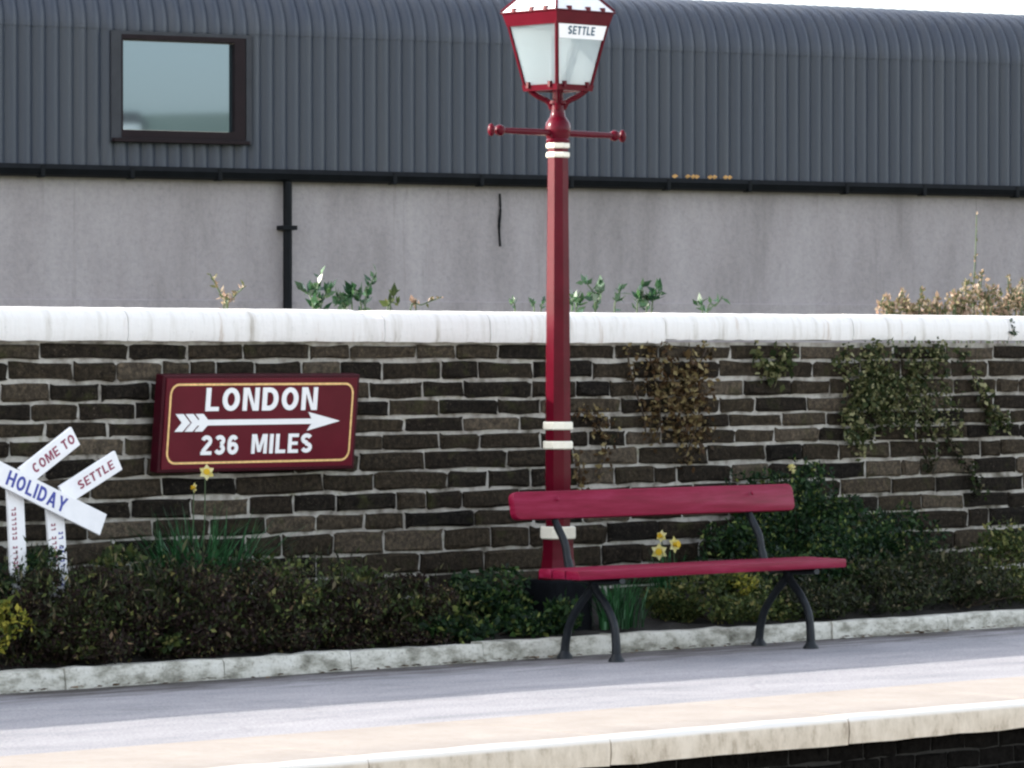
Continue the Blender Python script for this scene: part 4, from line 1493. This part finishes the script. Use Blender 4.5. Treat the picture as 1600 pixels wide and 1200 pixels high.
creeper('slender arching strand of creeper at the right end of the wall', [[(1500, 548), (1515, 580), (1530, 610), (1542, 640), (1550, 680)], [(1455, 540), (1462, 560)], [(1542, 640), (1560, 650), (1570, 665)]], 'creeper_green', 7, 0.040, 0.022)
creeper('faint low trailing stems below the gold-green creeper', [[(1480, 690), (1500, 715), (1520, 745), (1525, 770)], [(1440, 700), (1450, 730)]], 'brownweed', 7, 0.036, 0.03)
# dark tuft rooted in the end joint of the coping
p = at(1581, 515, WALL - 0.03)
P = blob((p.x, WALL - 0.03, p.z), (0.05, 0.04, 0.06), 150, 6)
plant('moss_tuft', 'dark green tuft growing in the last coping joint', 'plant', P, 'evergreen', 0.03, 0.5, 0.0, base=(p.x, WALL - 0.02, p.z), stems=3)


# sprigs that stand up behind the wall
def sprig(label, stalks, leaf, size, n, Y=18.02, aspect=0.5, name='sprig'):
    b0 = at(*stalks[0][0], Y)
    base = Vector((b0.x, Y, 1.25))
    t = thing(name, label, 'plant', base)
    bm = bmesh.new()
    PP, OUT = [], []
    for st in stalks:
        pts = [at(px, py, Y + rnd.uniform(-0.04, 0.06)) for px, py in st]
        path = smooth_path([Vector((pts[0].x, Y, 1.25))] + pts, 6)
        tube(bm, [q - base for q in path], [0.006 - 0.003 * k / len(path) for k in range(len(path))], 5)
        hi = [q for q in path if q.z > 1.78]
        for k in range(int(n * 1.9)):
            i_ = rnd.randrange(len(hi) - 1)
            q = hi[i_].lerp(hi[i_ + 1], rnd.random())
            PP.append(tuple(q - base))
    obj('stem', bm, M['stem'], t)
    put('foliage', leaves_mesh('foliage', np.array(PP), size * 0.85, aspect, 1.3), L[leaf], t)
    return t


sprig('dry reddish twiggy sprig above the coping left of the drainpipe', [[(355, 488), (345, 460), (328, 428)], [(355, 488), (365, 465), (382, 448)], [(350, 488), (352, 468)]], 'scrub', 0.045, 16, aspect=0.35)
sprig('upright dark green sprig just right of the drainpipe', [[(492, 490), (494, 460), (500, 432)], [(490, 490), (478, 455)], [(500, 490), (515, 455)]], 'glossy', 0.085, 11)
sprig('low glossy leafed sprig with silvery highlights by the coping chip', [[(535, 490), (528, 465)], [(550, 490), (548, 462), (556, 452)], [(540, 488), (522, 478)]], 'glossy', 0.075, 9)
sprig('tall thin green sprig beside the glossy leaves', [[(570, 490), (575, 455), (588, 426)], [(565, 490), (560, 465)]], 'glossy', 0.065, 14)
sprig('small grey-green sprig with a pale bud left of the lamp post', [[(610, 490), (614, 468), (618, 456)], [(605, 490), (622, 475)]], 'olive', 0.055, 8)
sprig('thin dry stem bending right over the coping', [[(640, 490), (660, 476), (690, 464)], [(650, 490), (648, 478)]], 'scrub', 0.040, 9)
sprig('pair of small leaves just left of the lamp post', [[(835, 490), (830, 478)], [(845, 490), (850, 476)], [(805, 490), (798, 476)]], 'glossy', 0.055, 5)
sprig('leafy sprig half hidden behind the lamp post', [[(893, 490), (898, 468)], [(900, 490), (908, 474)]], 'glossy', 0.07, 9)
sprig('tallest dark sprig right of the lamp post', [[(930, 490), (928, 460), (914, 440)], [(930, 490), (936, 470), (934, 448)]], 'glossy', 0.075, 10)
sprig('single narrow dark sprig between lamp post and shiny sprig', [[(960, 490), (964, 470), (968, 453)]], 'glossy', 0.07, 10)
sprig('shiny sprig glinting white in the sun above the coping', [[(995, 490), (1000, 465), (1004, 446)], [(1018, 490), (1024, 465), (1034, 446)], [(1010, 490), (1012, 470)]], 'glossy', 0.075, 11)
sprig('low pair of dark leaves right of the shiny sprig', [[(1105, 490), (1118, 478), (1128, 465)], [(1098, 490), (1090, 478)]], 'glossy', 0.07, 6)
# pinkish scrub at the right
PX = [(1385, 462), (1410, 455), (1440, 450), (1465, 466), (1490, 458), (1510, 440), (1535, 425), (1552, 448), (1575, 432), (1597, 436)]
sprig('bank of dry pinkish scrub above the right end of the coping', [[(x + rnd.uniform(-6, 6), 492), (x + rnd.uniform(-10, 10), (y + 492) / 2), (x, y)] for x, y in PX for _ in (0, 1)] + [[(x + 12, 492), (x + 8, y + 22)] for x, y in PX], 'scrub', 0.036, 22, 18.1, 0.55, 'scrub')
cs = []
for x, y in PX:
    top = at(x, y + 16, 18.15)
    cs.append(blob((top.x, 18.15, 1.83 + (top.z - 1.83) * 0.45), (0.17, 0.12, max(0.05, (top.z - 1.80) * 0.62)), 190, 8, 0.1))
cs = np.vstack(cs)
plant('scrub', 'dense low mass of dry pink and cream leaves behind the right end of the coping', 'plant', cs, 'scrub', 0.034, 0.6, 0.4, base=(float(cs[:, 0].mean()), 18.15, 1.25), stems=16)
sprig('tall thin bare stalk rising out of the pinkish scrub', [[(1520, 490), (1524, 400), (1526, 335)]], 'scrub', 0.028, 14, 18.25, 0.5)
